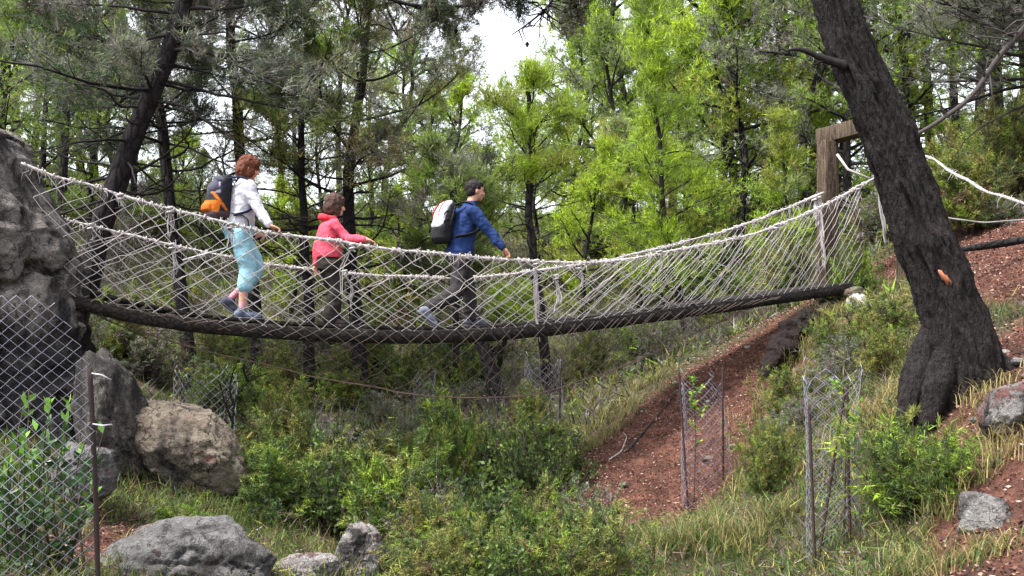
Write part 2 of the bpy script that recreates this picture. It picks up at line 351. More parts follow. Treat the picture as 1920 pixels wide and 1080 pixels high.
# ------------------------------------------------------------------ foliage primitives
def unit(v): return v / (np.linalg.norm(v, axis=-1, keepdims=True) + 1e-9)
def rdir(n, rng): return unit(rng.normal(size=(n, 3)))
def spikes(mb, P, D, n, L, Wd, spread, col, rng, jit=0.02, cvar=0.38):
    """n thin triangles round each direction D at each point P"""
    k = len(P); P = np.repeat(P, n, 0); D = np.repeat(D, n, 0); Cc = np.repeat(np.asarray(col), n, 0)
    m = k * n; d = unit(D + rng.normal(size=(m, 3)) * spread)
    P = P + rng.normal(size=(m, 3)) * jit
    w = unit(np.cross(d, rdir(m, rng))) * (Wd * rng.uniform(0.7, 1.3, (m, 1)) / 2)
    l = L * rng.uniform(0.6, 1.25, (m, 1))
    V = np.stack([P - w, P + w, P + d * l], 1).reshape(-1, 3)
    cc = Cc * (1 + rng.normal(size=(m, 1)) * cvar).clip(0.25, 2.0)
    mb.add(V, F3=np.arange(m * 3).reshape(-1, 3), col=np.repeat(cc, 3, 0))
def leaves(mb, P, D, L, Wd, col, rng, cvar=0.32):
    m = len(P); d = unit(D); w = unit(np.cross(d, rdir(m, rng))); nn = np.cross(d, w)
    l = L * rng.uniform(0.65, 1.25, (m, 1)); ww = w * Wd * rng.uniform(0.7, 1.2, (m, 1)) / 2
    mid = P + d * l * 0.5
    V = np.stack([P, mid + ww + nn * l * 0.06, P + d * l - nn * l * 0.1, mid - ww + nn * l * 0.06], 1).reshape(-1, 3)
    cc = np.asarray(col) * (1 + rng.normal(size=(m, 1)) * cvar).clip(0.4, 1.6)
    mb.add(V, F4=np.arange(m * 4).reshape(-1, 4), col=np.repeat(cc, 4, 0))

LIME = (0.34, 0.47, 0.035); GRN = (0.15, 0.215, 0.04); DRK = (0.035, 0.062, 0.026); GRY = (0.17, 0.18, 0.14); OLV = (0.25, 0.24, 0.06); BRN = (0.13, 0.085, 0.055); DEAD = (0.20, 0.165, 0.165); BGR = (0.24, 0.36, 0.035)
def pal(n, spec, rng):
    cs = np.array([c for c, w in spec]); w = np.array([w for c, w in spec], float); w /= w.sum()
    return cs[rng.choice(len(cs), n, p=w)]

def limb_curve(p0, az, el, L, rng, n=8, curl=0.25, wob=0.10):
    d = np.array([cos(az) * cos(el), sin(az) * cos(el), sin(el)]); P = [np.array(p0, float)]
    b = rng.normal(size=3) * wob
    for k in range(n - 1):
        d = unit(d + np.array([0, 0, curl / n]) + rng.normal(size=3) * wob + b * 0.4); P.append(P[-1] + d * L / (n - 1))
    return np.array(P)
def interp_poly(P, t):
    f = np.clip(t, 0, 1) * (len(P) - 1); i = min(int(f), len(P) - 2); return P[i] + (P[i+1] - P[i]) * (f - i)
BRC = np.array([0.014, 0.011, 0.012])
def grow(br, fo, p0, az, el, L, r0, rng, live=1.0, curl=0.3, nsub=10, tufts=5, tl=0.13, tw=0.011, tn=9, spec=((GRN, 1),), spread=0.55, brc=BRC, flat=0.5, jit=0.07, subL=0.38, wob=0.1):
    """one limb with side branches; needle tufts on the live outer part"""
    P = limb_curve(p0, az, el, L, rng, 9, curl, wob); n = len(P)
    br.tube(P, np.linspace(r0, r0 * 0.22, n), 5, brc * rng.uniform(0.7, 1.6), cap=False)
    base = pal(1, spec, rng)[0]
    TP, TD = [], []
    for k in range(nsub):
        t = rng.uniform(0.18, 1.0) if live > 0 else rng.uniform(0.1, 1)
        q = interp_poly(P, t); i = min(int(t * (n - 1)), n - 2); d = unit(P[i+1] - P[i])
        side = unit(np.cross(d, [0, 0, 1.0])) * (1 if k % 2 else -1)
        dd = unit(d * rng.uniform(0.5, 1.1) + side * rng.uniform(0.4, 1.1) + np.array([0, 0, rng.uniform(-0.15, 0.5)]) * flat)
        l = L * subL * (1.1 - 0.55 * t) * rng.uniform(0.6, 1.3)
        Q = limb_curve(q, math.atan2(dd[1], dd[0]), math.asin(max(-1, min(1, dd[2]))), l, rng, 5, 0.3, 0.14)
        br.tube(Q, np.linspace(r0 * 0.32, r0 * 0.07, 5), 3, brc * rng.uniform(0.7, 1.6), cap=False)
        for j in range(2 if live > 0 else 1):
            s = rng.uniform(0.3, 0.9); a = interp_poly(Q, s); e = unit(unit(Q[-1] - Q[0]) + rng.normal(size=3) * 0.55)
            br.tube(np.array([a, a + e * l * 0.25 + rng.normal(size=3) * 0.01, a + e * l * 0.5]), [r0 * 0.12, r0 * 0.08, r0 * 0.03], 3, brc * rng.uniform(0.7, 1.6), cap=False)
            if live > 0:
                for u in (0.45, 0.75, 1.0): TP.append(a + e * l * 0.5 * u); TD.append(e)
        if live > 0:
            for u in np.linspace(0.3, 1.0, tufts): TP.append(interp_poly(Q, u)); TD.append(unit(Q[-1] - Q[0]))
    if live > 0 and TP:
        TP = np.array(TP); TD = np.array(TD); k = len(TP)
        keep = rng.random(k) < live; TP = TP[keep]; TD = TD[keep]; k = len(TP)
        TP = np.repeat(TP, 2, 0) + rng.normal(size=(k * 2, 3)) * jit; TD = unit(np.repeat(TD, 2, 0) + np.array([0, 0, 0.35]) + rng.normal(size=(2 * k, 3)) * 0.3)
        cc = 0.5 * pal(2 * k, spec, rng) + 0.5 * base
        spikes(fo, TP, TD, tn, tl, tw, spread, cc, rng)

def trunk_path(px, Yd):
    P = np.array([at(a, b, Yd if c is None else c) for (a, b, c) in [(q + (None,))[:3] for q in px]])
    return P
def smooth_path(P, n):
    P = np.asarray(P, float); L = np.concatenate([[0], np.cumsum(np.linalg.norm(np.diff(P, axis=0), axis=1))]); t = np.linspace(0, L[-1], n)
    Q = np.stack([np.interp(t, L, P[:, k]) for k in range(P.shape[1])], 1)
    for _ in range(max(1, n // 12)):
        Q[1:-1] = 0.25 * Q[:-2] + 0.5 * Q[1:-1] + 0.25 * Q[2:]
    return Q

def pine(name, label, px, Yd, w0, w1, seed, live=None, dead=None, group=None, cat="tree", extra=None, mat=None, flare=1.25):
    """trunk through photo-measured points at depth Yd (base first); live/dead: dict(t0,t1,n,L0,L1,el0,el1, + grow args)"""
    rng = np.random.default_rng(seed)
    P = trunk_path(px, Yd); b = P[0].copy(); g = g1(b[0], b[1])
    if b[2] > g - 0.05:
        d = P[0] - P[1]; d = d / max(1e-6, abs(d[2])) if d[2] < -1e-3 else np.array([0, 0, -1.0])
        P = np.vstack([b + d * (b[2] - g + 0.25), P])
    Q = smooth_path(P, 40); n = len(Q)
    Q[1:-1] += np.stack([fbm(np.stack([np.arange(n) * 0.25, np.full(n, seed * 3.1), np.full(n, k * 9.0)], 1), 2) for k in range(3)], 1)[1:-1] * 0.05
    r = np.linspace(w0, w1, n) * Yd / F / 2; r = r * (1 + (flare - 1) * np.exp(-np.linspace(0, 14, n)))
    r = r * (1 + 0.07 * fbm(np.stack([np.arange(n) * 0.6, np.full(n, 5.0 + seed), np.zeros(n)], 1), 2))
    base = Q[0].copy(); root = thing(name, label, cat, base, group=group)
    tb = MB(); tb.tube(Q - base, r, 14); db = MB()
    br, fo = MB(), MB()
    ga = rng.uniform(0, 6)
    for spec, lv in ((dead, 0), (live, 1)):
        if not spec: continue
        s = dict(spec); nn = s.pop('n'); t0, t1, L0, L1, e0, e1 = [s.pop(k) for k in ('t0', 't1', 'L0', 'L1', 'el0', 'el1')]; azs = s.pop('az', None)
        for k in range(nn):
            u = (k + rng.uniform(0, 0.9)) / nn; t = t0 + (t1 - t0) * u; ga += 2.4 + rng.uniform(-0.5, 0.5)
            az = ga if azs is None else rng.uniform(*azs)
            q = interp_poly(Q, t) - base; i = int(t * (n - 1)); L = (L0 + (L1 - L0) * u) * rng.uniform(0.55, 1.25)
            kw = dict(s); kw.setdefault('live', 1.0)
            if not lv: kw['live'] = 0
            grow(br if lv else db, fo, q, az, radians(e0 + (e1 - e0) * u + rng.uniform(-10, 10)), L, max(0.008, min(r[i] * 0.32, 0.009 * L + 0.008)), rng, **{**dict(wob=0.13), **kw})
    if extra: extra(br, fo, Q, base, rng, r)
    build_multi("trunk", [(tb, mat or M['bark']), (db, M['twig'])], root)
    if fo.n: build_multi("crown", [(br, M['twig']), (fo, M['needle'])], root)
    return root

# ------------------------------------------------------------------ distant forest: variants, then copies
def far_pine(seed, spec, h=9.0, wide=2.3, t0=0.35, n=22, dens=0.58):
    rng = np.random.default_rng(seed); root = bpy.data.objects.new("pine_tree", None); C.objects.link(root)
    P = np.array([[0, 0, -0.5], [rng.normal() * 0.2, rng.normal() * 0.2, h * 0.35], [rng.normal() * 0.35, rng.normal() * 0.35, h * 0.7], [rng.normal() * 0.4, rng.normal() * 0.4, h]])
    Q = smooth_path(P, 24); MBt = MB(); MBt.tube(Q, np.linspace(0.15, 0.03, 24), 9); db = MB()
    br, fo = MB(), MB(); ga = 0
    for k in range(n):
        u = k / (n - 1); ga += 2.4 + rng.uniform(-0.4, 0.4); q = interp_poly(Q, t0 + (1 - t0) * u)
        L = wide * (sin(pi * min(1, (u * 0.85 + 0.22))) ** 0.7) * rng.uniform(0.65, 1.2) + 0.25
        grow(br, fo, q, ga, radians(5 + 50 * u + rng.uniform(-10, 15)), L, 0.02 + 0.012 * L, rng, live=dens, nsub=8, tufts=4, tl=0.19, tw=0.024, tn=7, spec=spec, jit=0.13, spread=0.7)
    for k in range(6):
        q = interp_poly(Q, rng.uniform(0.15, t0 + 0.15)); grow(db, fo, q, rng.uniform(0, 6.3), radians(rng.uniform(-10, 25)), rng.uniform(0.8, 1.8), 0.02, rng, live=0, nsub=6)
    build_multi("trunk", [(MBt, M['bark']), (db, M['twig'])], root); build_multi("crown", [(br, M['twig']), (fo, M['needle'])], root)
    return root

FV = [far_pine(11, ((BGR, 3), (GRN, 2), (LIME, 3), (GRY, 2)), 9.0, 2.5, 0.24, 24, 0.72),
      far_pine(12, ((GRY, 3), (DRK, 2), (GRN, 2), (BRN, 1)), 10.0, 2.6, 0.4),
      far_pine(13, ((LIME, 3), (OLV, 2), (BGR, 2)), 7.0, 2.2, 0.14, 24, 0.75),
      far_pine(14, ((GRY, 2), (DEAD, 2), (GRN, 1), (DRK, 1)), 9.5, 2.5, 0.35),
      far_pine(15, ((GRN, 3), (BGR, 2), (GRY, 3)), 8.0, 2.6, 0.14, 26, 0.68)]
FL = ["bright green pine far behind the bridge on the wooded slope", "grey green pine far behind the bridge on the wooded slope", "small lime green pine far behind the bridge on the wooded slope",
      "thin brownish pine far behind the bridge on the wooded slope", "bushy mid green pine far behind the bridge on the wooded slope"]
used = [False] * 5
def far(px, Yd, kind, s, rz):
    o = FV[kind] if not used[kind] else copy_tree(FV[kind]); used[kind] = True
    x = atx(px, Yd); o.location = (x, Yd, g1(x, Yd) - 0.1); o.scale = (s, s, s * R.uniform(0.9, 1.1)); o.rotation_euler = (0, 0, rz)
    tag(o, FL[kind], "tree", "pines of the forest behind the bridge")
FAR = [  # px, depth, kind, size
  (10,20,4,.55),(75,23,4,.6),(130,25,2,.7),(-10,26,1,.9),(180,24,4,.55),(-60,24,1,1.0),(40,30,3,1.0),(110,22,1,.75),(180,34,1,1.0),(250,27,3,.7),(230,44,2,1.0),(330,40,3,.5),(60,46,3,1.1),(150,52,1,1.2),(-20,38,2,1.2),
  (520,30,3,.72),(560,44,1,.85),(600,26,4,.5),(470,50,3,.45),(640,38,1,.9),(720,30,3,.85),(770,42,0,.9),(800,26,4,.6),(700,52,1,1.0),(840,48,3,.95),(860,34,2,.75),
  (905,56,2,.5),(960,46,0,.55),(1010,34,2,.62),(1060,52,2,.6),(1080,30,0,.72),(1150,26,4,.8),(1170,33,0,1.15),(1260,38,0,1.2),(1310,30,0,1.05),
  (1380,26,4,.85),(1400,35,2,1.3),(1440,29,0,1.1),(1500,25,3,.8),(1520,34,0,1.1),(1560,30,2,1.1),(1590,24,4,.75),(1090,36,2,1.3),(1290,34,4,1.2),(1350,28,2,1.1),(1540,27,2,1.0),(1650,32,1,1.1),(1680,26,0,.9),(1720,36,4,1.2),(1750,28,1,.95),
  (1800,33,3,1.0),(1830,25,1,.85),(1880,30,1,1.05),(1930,27,0,.95),(1980,24,1,.9),(1780,44,0,1.2),(1870,42,1,1.2),(1950,38,3,1.1),
  (380,24,4,.3),(440,28,3,.35),(690,24,4,.45),(1000,25,4,.5),(900,30,2,.45),(330,26,2,.45),(540,22,2,.4),(760,23,2,.42),(1100,23,2,.5),(1220,24,2,.6)]
for k, (px, Yd, kd, s) in enumerate(FAR): far(px, Yd, kd, s, k * 1.7)

# ------------------------------------------------------------------ the pines one can single out
DK = ((DRK, 5), (GRY, 2), (GRN, 1), (BRN, 1), (DEAD, 2)); BR = ((BRN, 2), (OLV, 2), (GRN, 2), (DRK, 3), (GRY, 2)); YG = ((LIME, 4), (BGR, 2), (GRN, 2), (OLV, 2), (GRY, 1)); GG = ((GRY, 3), (GRN, 3), (BGR, 1), (DEAD, 1))
pine("pine_tree", "pine with a thick dark trunk leaning right behind the left end of the bridge", [(150,560),(195,400),(255,240),(300,140),(345,10),(365,-80),(380,-260)], 14.0, 50, 22, 21,
     live=dict(t0=0.55, t1=1.0, n=34, live=0.85, L0=2.1, L1=1.2, el0=-5, el1=35, spec=DK, nsub=11, tufts=5), dead=dict(t0=0.3, t1=0.66, n=26, L0=1.4, L1=1.7, el0=-22, el1=8, nsub=9))
pine("pine_tree", "slim dark pine standing upright between the leaning pine and the woman", [(345,590),(330,470),(312,330),(297,215),(285,120),(275,20),(270,-120)], 17.0, 28, 14, 22,
     live=dict(t0=0.55, t1=1.0, n=24, L0=1.9, L1=1.0, el0=0, el1=35, spec=DK, nsub=10), dead=dict(t0=0.35, t1=0.65, n=24, L0=1.3, L1=1.8, el0=-18, el1=10, nsub=9))
pine("pine_tree", "straight dark pine rising directly behind the red haired woman", [(478,600),(465,450),(452,310),(440,170),(434,40),(430,-60),(428,-160)], 18.0, 25, 16, 23,
     live=dict(t0=0.66, t1=1.0, n=20, L0=2.0, L1=1.2, el0=-5, el1=30, spec=DK, nsub=9), dead=dict(t0=0.3, t1=0.74, n=24, L0=1.3, L1=1.9, el0=-15, el1=12, nsub=9))
def drop_branch(br, fo, Q, base, rng, r):
    # long bare limb reaching out to the upper right, drooping, with cones
    for a in (([(700,-90),(800,-70),(900,-30),(960,-10),(1010,10),(1032,30)]), ([(690,-20),(760,10),(850,15),(920,0),(960,-30)]), ([(980,-20),(1000,-30),(1045,-20),(1030,12),(990,45),(960,65)])):
        P = smooth_path(np.array([at(px, py, 16.6 + (px - 680) * -0.002) for px, py in a]), 14) - base
        br.tube(P, np.linspace(0.035, 0.008, 14), 5, BRC, cap=False)
        for k in range(16):
            q = interp_poly(P, rng.uniform(0.25, 1)); d = unit(np.array([rng.normal(), rng.normal() * 0.6, rng.uniform(-1.2, 0.4)])); l = rng.uniform(0.2, 0.5)
            br.tube(np.array([q, q + d * l * 0.5 + rng.normal(size=3) * 0.03, q + d * l]), [0.012, 0.009, 0.004], 4, BRC, cap=False)
            if k % 4 == 0: br.tube(np.array([q + d * l, q + d * l + [0, 0, -0.03], q + d * l + [0, 0, -0.08]]), [0.012, 0.034, 0.008], 6, BRC)
        for k in range(8):
            q = interp_poly(P, rng.uniform(0.1, 0.75)); grow(br, fo, q, rng.uniform(-0.8, 0.8), radians(rng.uniform(-35, 10)), rng.uniform(0.5, 0.9), 0.014, rng, live=0.6, nsub=6, spec=DK)
pine("pine_tree", "broad dark pine with spreading layered limbs behind the girl and the man", [(668,610),(657,480),(650,330),(662,250),(678,150),(690,50),(696,-60)], 18.5, 30, 12, 24,
     live=dict(t0=0.42, t1=1.0, n=30, live=0.75, L0=2.5, L1=1.7, el0=-4, el1=28, spec=BR, nsub=12, tufts=5), dead=dict(t0=0.25, t1=0.5, n=12, L0=1.6, L1=2.0, el0=-15, el1=10, nsub=9), extra=drop_branch)
pine("pine_tree", "thin dark pine with bare lower branches between the woman and the girl", [(582,690),(578,560),(570,450),(562,340),(565,230),(560,120)], 18.0, 24, 8, 25,
     live=dict(t0=0.72, t1=1.0, n=12, L0=1.5, L1=0.8, el0=5, el1=40, spec=GG), dead=dict(t0=0.3, t1=0.75, n=20, L0=1.2, L1=1.4, el0=5, el1=45, nsub=9))
pine("pine_tree", "slim pine with yellow green crown standing free right of the man", [(1034,750),(1022,660),(1008,560),(997,460),(990,370),(1000,280),(992,215),(988,165)], 18.0, 22, 9, 26,
     live=dict(t0=0.66, t1=1.0, n=17, live=0.75, L0=1.35, L1=0.7, el0=12, el1=45, spec=YG, nsub=9, tufts=4, tn=7), dead=dict(t0=0.42, t1=0.72, n=10, L0=0.8, L1=1.2, el0=5, el1=25, nsub=8))
pine("pine_tree", "dark pine trunk leaning left below the walking man", [(948,775),(920,690),(898,630),(872,540),(860,440),(850,330)], 17.0, 32, 16, 27,
     live=dict(t0=0.7, t1=1.0, n=10, L0=1.3, L1=0.9, el0=0, el1=35, spec=GG), dead=dict(t0=0.4, t1=0.75, n=6, L0=0.8, L1=1.1, el0=0, el1=20))
pine("pine_tree", "thin pine trunk left of the leaning trunk below the bridge", [(846,740),(854,680),(858,640),(856,560),(850,470)], 19.0, 16, 8, 28,
     live=dict(t0=0.75, t1=1.0, n=8, L0=0.9, L1=0.6, el0=10, el1=35, spec=GG), dead=dict(t0=0.45, t1=0.75, n=5, L0=0.6, L1=0.8, el0=0, el1=25))
pine("pine_tree", "short thin leaning trunk right of the leaning pine below the bridge", [(932,700),(940,660),(948,630),(960,560)], 20.0, 12, 6, 29,
     live=dict(t0=0.6, t1=1.0, n=6, L0=0.8, L1=0.5, el0=10, el1=35, spec=YG))
pine("pine_tree", "tall lime green young pine with feathery crown right of centre", [(1262,500),(1250,430),(1242,350),(1236,250),(1228,150),(1215,60),(1212,15)], 20.0, 15, 5, 30,
     live=dict(t0=0.14, t1=1.0, n=38, live=0.62, L0=1.7, L1=0.35, el0=8, el1=60, spec=((LIME, 3), (BGR, 3), (GRN, 2), (GRY, 2)), nsub=9, tufts=4, tl=0.14, tw=0.012, tn=7, flat=1.0, spread=0.45, jit=0.09, wob=0.15))
pine("pine_tree", "young light green pine growing just left of the wooden frame", [(1476,420),(1470,360),(1466,300),(1462,240)], 19.0, 9, 4, 31,
     live=dict(t0=0.1, t1=1.0, n=18, live=0.55, L0=0.85, L1=0.25, el0=10, el1=60, spec=YG, nsub=7, tl=0.13, tw=0.012, tn=6, jit=0.08))
pine("pine_tree", "dark pine hanging its fine branches into the top right corner", [(2080,420),(2060,250),(2030,60),(2000,-120)], 15.0, 40, 28, 32,
     live=dict(t0=0.5, t1=1.0, n=16, L0=2.6, L1=2.2, el0=-10, el1=10, az=(2.3, 4.2), spec=((DRK, 3), (GRY, 3), (DEAD, 2)), nsub=12, live=0.7, tl=0.11),
     dead=dict(t0=0.45, t1=0.95, n=12, L0=2.0, L1=2.4, el0=-15, el1=15, az=(2.5, 4.0), nsub=11))
pine("pine_tree", "slender bare stemmed pine in front of the right hand hillside", [(1195,520),(1188,430),(1180,330),(1175,250)], 23.0, 12, 6, 33,
     live=dict(t0=0.5, t1=1.0, n=14, L0=1.2, L1=0.7, el0=5, el1=40, spec=YG), dead=dict(t0=0.2, t1=0.6, n=8, L0=0.8, L1=1.0, el0=0, el1=25))

# the big charred trunk in front of the right end of the bridge
def big_pine():
    ax = [(1822,780,72),(1812,715,70),(1805,655,68),(1795,605,60),(1767,520,51),(1730,435,48),(1703,350,45),(1664,250,43),(1627,167,39),(1591,83,38),(1567,0,36),(1545,-90,35),(1520,-200,34)]
    Yd = 8.6; P = np.array([at(a, b, Yd) for a, b, w in ax]); wr = np.array([w for a, b, w in ax]) * Yd / F
    n = 260; A = smooth_path(np.concatenate([P, wr[:, None]], 1), n); P, wr = A[:, :3], A[:, 3]
    base = np.array([P[0][0], P[0][1], P[0][2]]); root = thing("pine_tree", "big black barked pine trunk leaning left in front of the right end of the bridge", "tree", base)
    s = 120; T = unit(np.gradient(P, axis=0)); u = unit(np.cross(T, [0, 1.0, 0])); v = np.cross(u, T)
    an = np.arange(s) * 2 * pi / s; L = np.linspace(0, 1, n) * np.linalg.norm(np.diff(P, axis=0), axis=1).sum()
    aa, LL = np.meshgrid(an, L); q = np.stack([np.cos(aa).ravel() * 2.2, np.sin(aa).ravel() * 2.2, LL.ravel()], 1)
    warp = fbm(q * [1, 1, 2.0], 3)[:, None]
    rid = 1 - np.abs(fbm(np.stack([q[:, 0] * 2.6 + warp[:, 0], q[:, 1] * 2.6, q[:, 2] * 2.4], 1), 3)) * 3.2
    dep = (rid * 0.016 + fbm(q * [6, 6, 14], 3) * 0.010 + fbm(q * [1, 1, 1.2], 2) * 0.028).reshape(n, s)
    fl = np.exp(-L / 0.28)[:, None]; lob = (np.abs(np.sin(aa * 2.5 + 0.6 + 0.6 * np.sin(aa))) ** 1.2 - 0.42) * fl * 0.22
    rr = wr[:, None] * 0.96 + dep * 1.7 + lob * 0.6
    V = P[:, None] + rr[..., None] * (np.cos(aa)[..., None] * u[:, None] + np.sin(aa)[..., None] * v[:, None])
    V = (V - base).reshape(-1, 3); i = np.arange(n - 1)[:, None] * s; j = np.arange(s)[None]; j2 = (j + 1) % s
    link("trunk", make_mesh("trunk", V, F4=np.stack([i + j, i + j2, i + s + j2, i + s + j], -1).reshape(-1, 4), col=np.ones(3) * 0.02, uv=np.stack([aa.ravel() / 6.283, LL.ravel()], 1), mats=[M['bigbark']]), root)
    b = MB(); rng = np.random.default_rng(5)
    for pth, r0 in (([(1590,125),(1555,113),(1530,103),(1505,93),(1478,92)], 0.035), ([(1550,112),(1538,116),(1520,124)], 0.014)):
        Q = smooth_path(np.array([at(a, c, Yd - 0.12) for a, c in pth]), 16) - base
        b.tube(Q + rng.normal(size=Q.shape) * 0.004, np.linspace(r0, r0 * 0.3, 16) * (1 + 0.3 * rng.random(16)), 7, (0.012, 0.01, 0.01))
    b.build("dead_branch", M['twig'], root)
    for pth, r0 in (([(1765,560),(1742,620),(1722,680),(1706,735),(1692,800)], 0.105), ([(1790,590),(1768,660),(1748,725),(1735,800)], 0.15), ([(1850,650),(1872,678),(1905,694),(1945,706)], 0.07)):
        Q = smooth_path(np.array([at(a, c, Yd + 0.10 - 0.36 * min(1.0, k / (len(pth) - 1.5))) for k, (a, c) in enumerate(pth)]), 40) - base
        rt = MB(); rt.tube(Q, r0 * np.interp(np.linspace(0, 1, 40), [0, 0.35, 0.6, 1], [0.35, 0.8, 1.0, 0.55]), 22); Vr = rt.V[0]; rt.V[0] = Vr + rng.normal(size=Vr.shape) * 0.003 + fbm(Vr * [14, 14, 5], 3)[:, None] * np.array([0.03, 0.03, 0.0]); rt.build("root", M['bigbark'], root)
    sc = MB()   # torn orange patch of inner wood
    c = at(1773, 521, Yd - 0.222) - base
    pr = np.array([[-0.05, 0, 0.062], [-0.03, 0, 0.058], [-0.012, 0, 0.03], [0.012, 0, 0.018], [0.03, 0, -0.012], [0.052, 0, -0.03], [0.046, 0, -0.058], [0.028, 0, -0.05], [0.016, 0, -0.062], [0.0, 0, -0.02], [-0.02, 0, -0.012], [-0.034, 0, 0.022]])
    k = len(pr); jj = np.arange(k); j2 = (jj + 1) % k
    sc.add(np.concatenate([c + pr, c + pr + [0, 0.06, 0], [c + [0, -0.004, 0]]]), F3=np.stack([np.full(k, 2 * k), j2, jj], 1), F4=np.stack([jj, j2, j2 + k, jj + k], 1), col=(0.33, 0.115, 0.06))
    sc.build("bark_scar", attr_mat("torn_wood", 0.8, 50), root, smooth=False)
big_pine()

# a bare arched branch right of the big pine
bb = MB(); rng = np.random.default_rng(9)
Pb = smooth_path(np.array([at(px, py, 11.0) for px, py in [(1700,262),(1745,238),(1785,210),(1815,190),(1845,150),(1865,115),(1900,75),(1960,10),(2010,-60)]]), 30)
bo = Pb[0].copy(); Pb = Pb - bo; bb.tube(Pb, np.linspace(0.02, 0.035, 30), 7, (0.05, 0.042, 0.04))
for k in range(14):
    q = interp_poly(Pb, rng.uniform(0.15, 0.95)); d = unit(np.array([-0.5 + rng.normal() * 0.5, rng.normal() * 0.4, rng.normal() * 0.8])); l = rng.uniform(0.15, 0.5)
    bb.tube(np.array([q, q + d * l * .5 + rng.normal(size=3) * .03, q + d * l]), [0.012, 0.008, 0.003], 4, (0.05, 0.042, 0.04))
tag(bb.build("branch", M['twig']), "long bare arching branch right of the big black trunk", "branch").location = bo

# ------------------------------------------------------------------ rocks
def blob_rock(name, label, px, py, Yd, wx, hz, dy, mat, seed, sub=6, amp=0.16, sharp=0.85, tilt=0.0, group=None, cat="rock", pts=None, sink=0.0, rug=1.0):
    """rock whose outline in the photo is centred at (px,py), wx by hz photo pixels"""
    bm = bmesh.new(); bmesh.ops.create_icosphere(bm, subdivisions=sub, radius=1); V = np.array([v.co[:] for v in bm.verts]); Fc = np.array([[v.index for v in f.verts] for f in bm.faces]); bm.free()
    rng = np.random.default_rng(seed); o = rng.uniform(0, 50, 3)
    # cut facets
    for k in range(16):
        d = rdir(1, rng)[0]; lim = rng.uniform(0.66, 0.92); h = V @ d; V = V - np.maximum(h - lim, 0)[:, None] * d * sharp
    nr = unit(V); V = V * (1 + amp * fbm(nr * 1.5 + o, 3))[:, None]
    V = V + nr * ((fbm(nr * 4 + o, 4) * 0.07 + (np.abs(fbm(nr * 7 + o, 4)) - 0.15) * 0.07 + fbm(nr * 22 + o, 3) * 0.022 - np.clip(0.06 - np.abs(fbm(nr * 2.6 + o, 4)), 0, 1) * 0.9) * rug)[:, None]
    sc = np.array([wx / 2 * Yd / F, dy, hz / 2 * Yd / F]); V = V * sc
    if tilt: a = radians(tilt); V = V @ np.array([[cos(a), 0, -sin(a)], [0, 1, 0], [sin(a), 0, cos(a)]]).T
    ob = link(name, make_mesh(name, V, F3=Fc, mats=[mat], col=np.ones(3)))
    ob.location = at(px, py + sink, Yd); return tag(ob, label, cat, group)
def cliff():
    edge = [(200,60),(130,10),(215,-20),(60,-30)]
    ed = [(215,-60),(225,10),(240,35),(262,48),(300,63),(340,75),(380,92),(430,118),(480,136),(530,142),(570,150),(620,166),(680,172),(740,172),(800,165),(880,150),(960,120)]
    Yd = 10.2; zz = np.array([(HZ - a) * Yd / F for a, b in ed])[::-1]; xe = np.array([(b - 960) * Yd / F for a, b in ed])[::-1]
    n, s = 190, 260; z = np.linspace(zz[0], zz[-1], n); re = np.interp(z, zz, xe) - 0.12; k = np.ones(9) / 9
    re = np.convolve(np.pad(re, 4, 'edge'), k, 'valid')
    cx = -7.2; cyy = 10.4; th = np.arange(s) * 2 * pi / s; tt, zg = np.meshgrid(th, z); rx = (re - cx)[:, None]
    ry = 1.3 - 0.15 * (zg - zg.min()) / (zg.max() - zg.min())
    top = np.clip((z.max() - z) / 0.15, 0, 1)[:, None] ** 0.5
    ce, se = np.cos(tt), np.sin(tt); pw = 0.9
    Xr = cx + rx * np.sign(ce) * np.abs(ce) ** pw; Yr = cyy + ry * top * np.sign(se) * np.abs(se) ** pw
    V = np.stack([Xr.ravel(), Yr.ravel(), zg.ravel()], 1); nr = np.stack([ce.ravel(), se.ravel(), 0 * ce.ravel()], 1)
    d = -np.clip(0.07 - np.abs(fbm(V * [1.6, 1.6, 0.8] + 21, 4)), 0, 1) * 2.2 + fbm(V * 0.9, 3) * 0.28 + fbm(V * 2.6 + 7, 4) * 0.16 + (np.abs(fbm(V * 3.4 + 3, 4)) - 0.12) * -0.22 + fbm(V * 14, 3) * 0.03
    V = V + nr * (d * 0.8)[:, None]
    i = np.arange(n - 1)[:, None] * s; j = np.arange(s)[None]; j2 = (j + 1) % s
    Q = np.stack([i + j, i + j2, i + s + j2, i + s + j], -1).reshape(-1, 4)
    V = np.concatenate([V, [[cx, cyy, z[-1] + 0.05]]]); jj = np.arange(s); b = (n - 1) * s
    o = link("cliff_rock", make_mesh("cliff_rock", V - [-5.4, 10.2, 0], F3=np.stack([b + jj, b + (jj + 1) % s, np.full(s, n * s)], 1), F4=Q, mats=[M['rock']], col=np.ones(3)))
    o.location = (-5.4, 10.2, 0); tag(o, "huge grey brown rock face at the left edge holding the bridge end", "rock")
cliff()
blob_rock("boulder", "tall rounded mottled boulder leaning against the foot of the rock face", 207, 792, 10.0, 135, 265, 0.5, M['rockm'], 41, tilt=12)
blob_rock("boulder", "big brown rounded boulder in the scrub below the left end of the bridge", 352, 855, 10.4, 285, 200, 0.6, M['rock2'], 42, tilt=-30)
blob_rock("boulder", "small pale angular rock behind the fence at the foot of the boulders", 155, 890, 8.6, 120, 125, 0.3, M['rock3'], 43, tilt=-20)
blob_rock("boulder", "flat grey limestone boulder at the bottom left edge of the picture", 350, 1075, 7.3, 360, 200, 0.7, M['rock3'], 44, amp=0.2, sink=8)
blob_rock("boulder", "whitish rock in the green scrub at the bottom right of the flat grey boulder", 672, 1045, 8.6, 105, 120, 0.3, M['rockw'], 45)
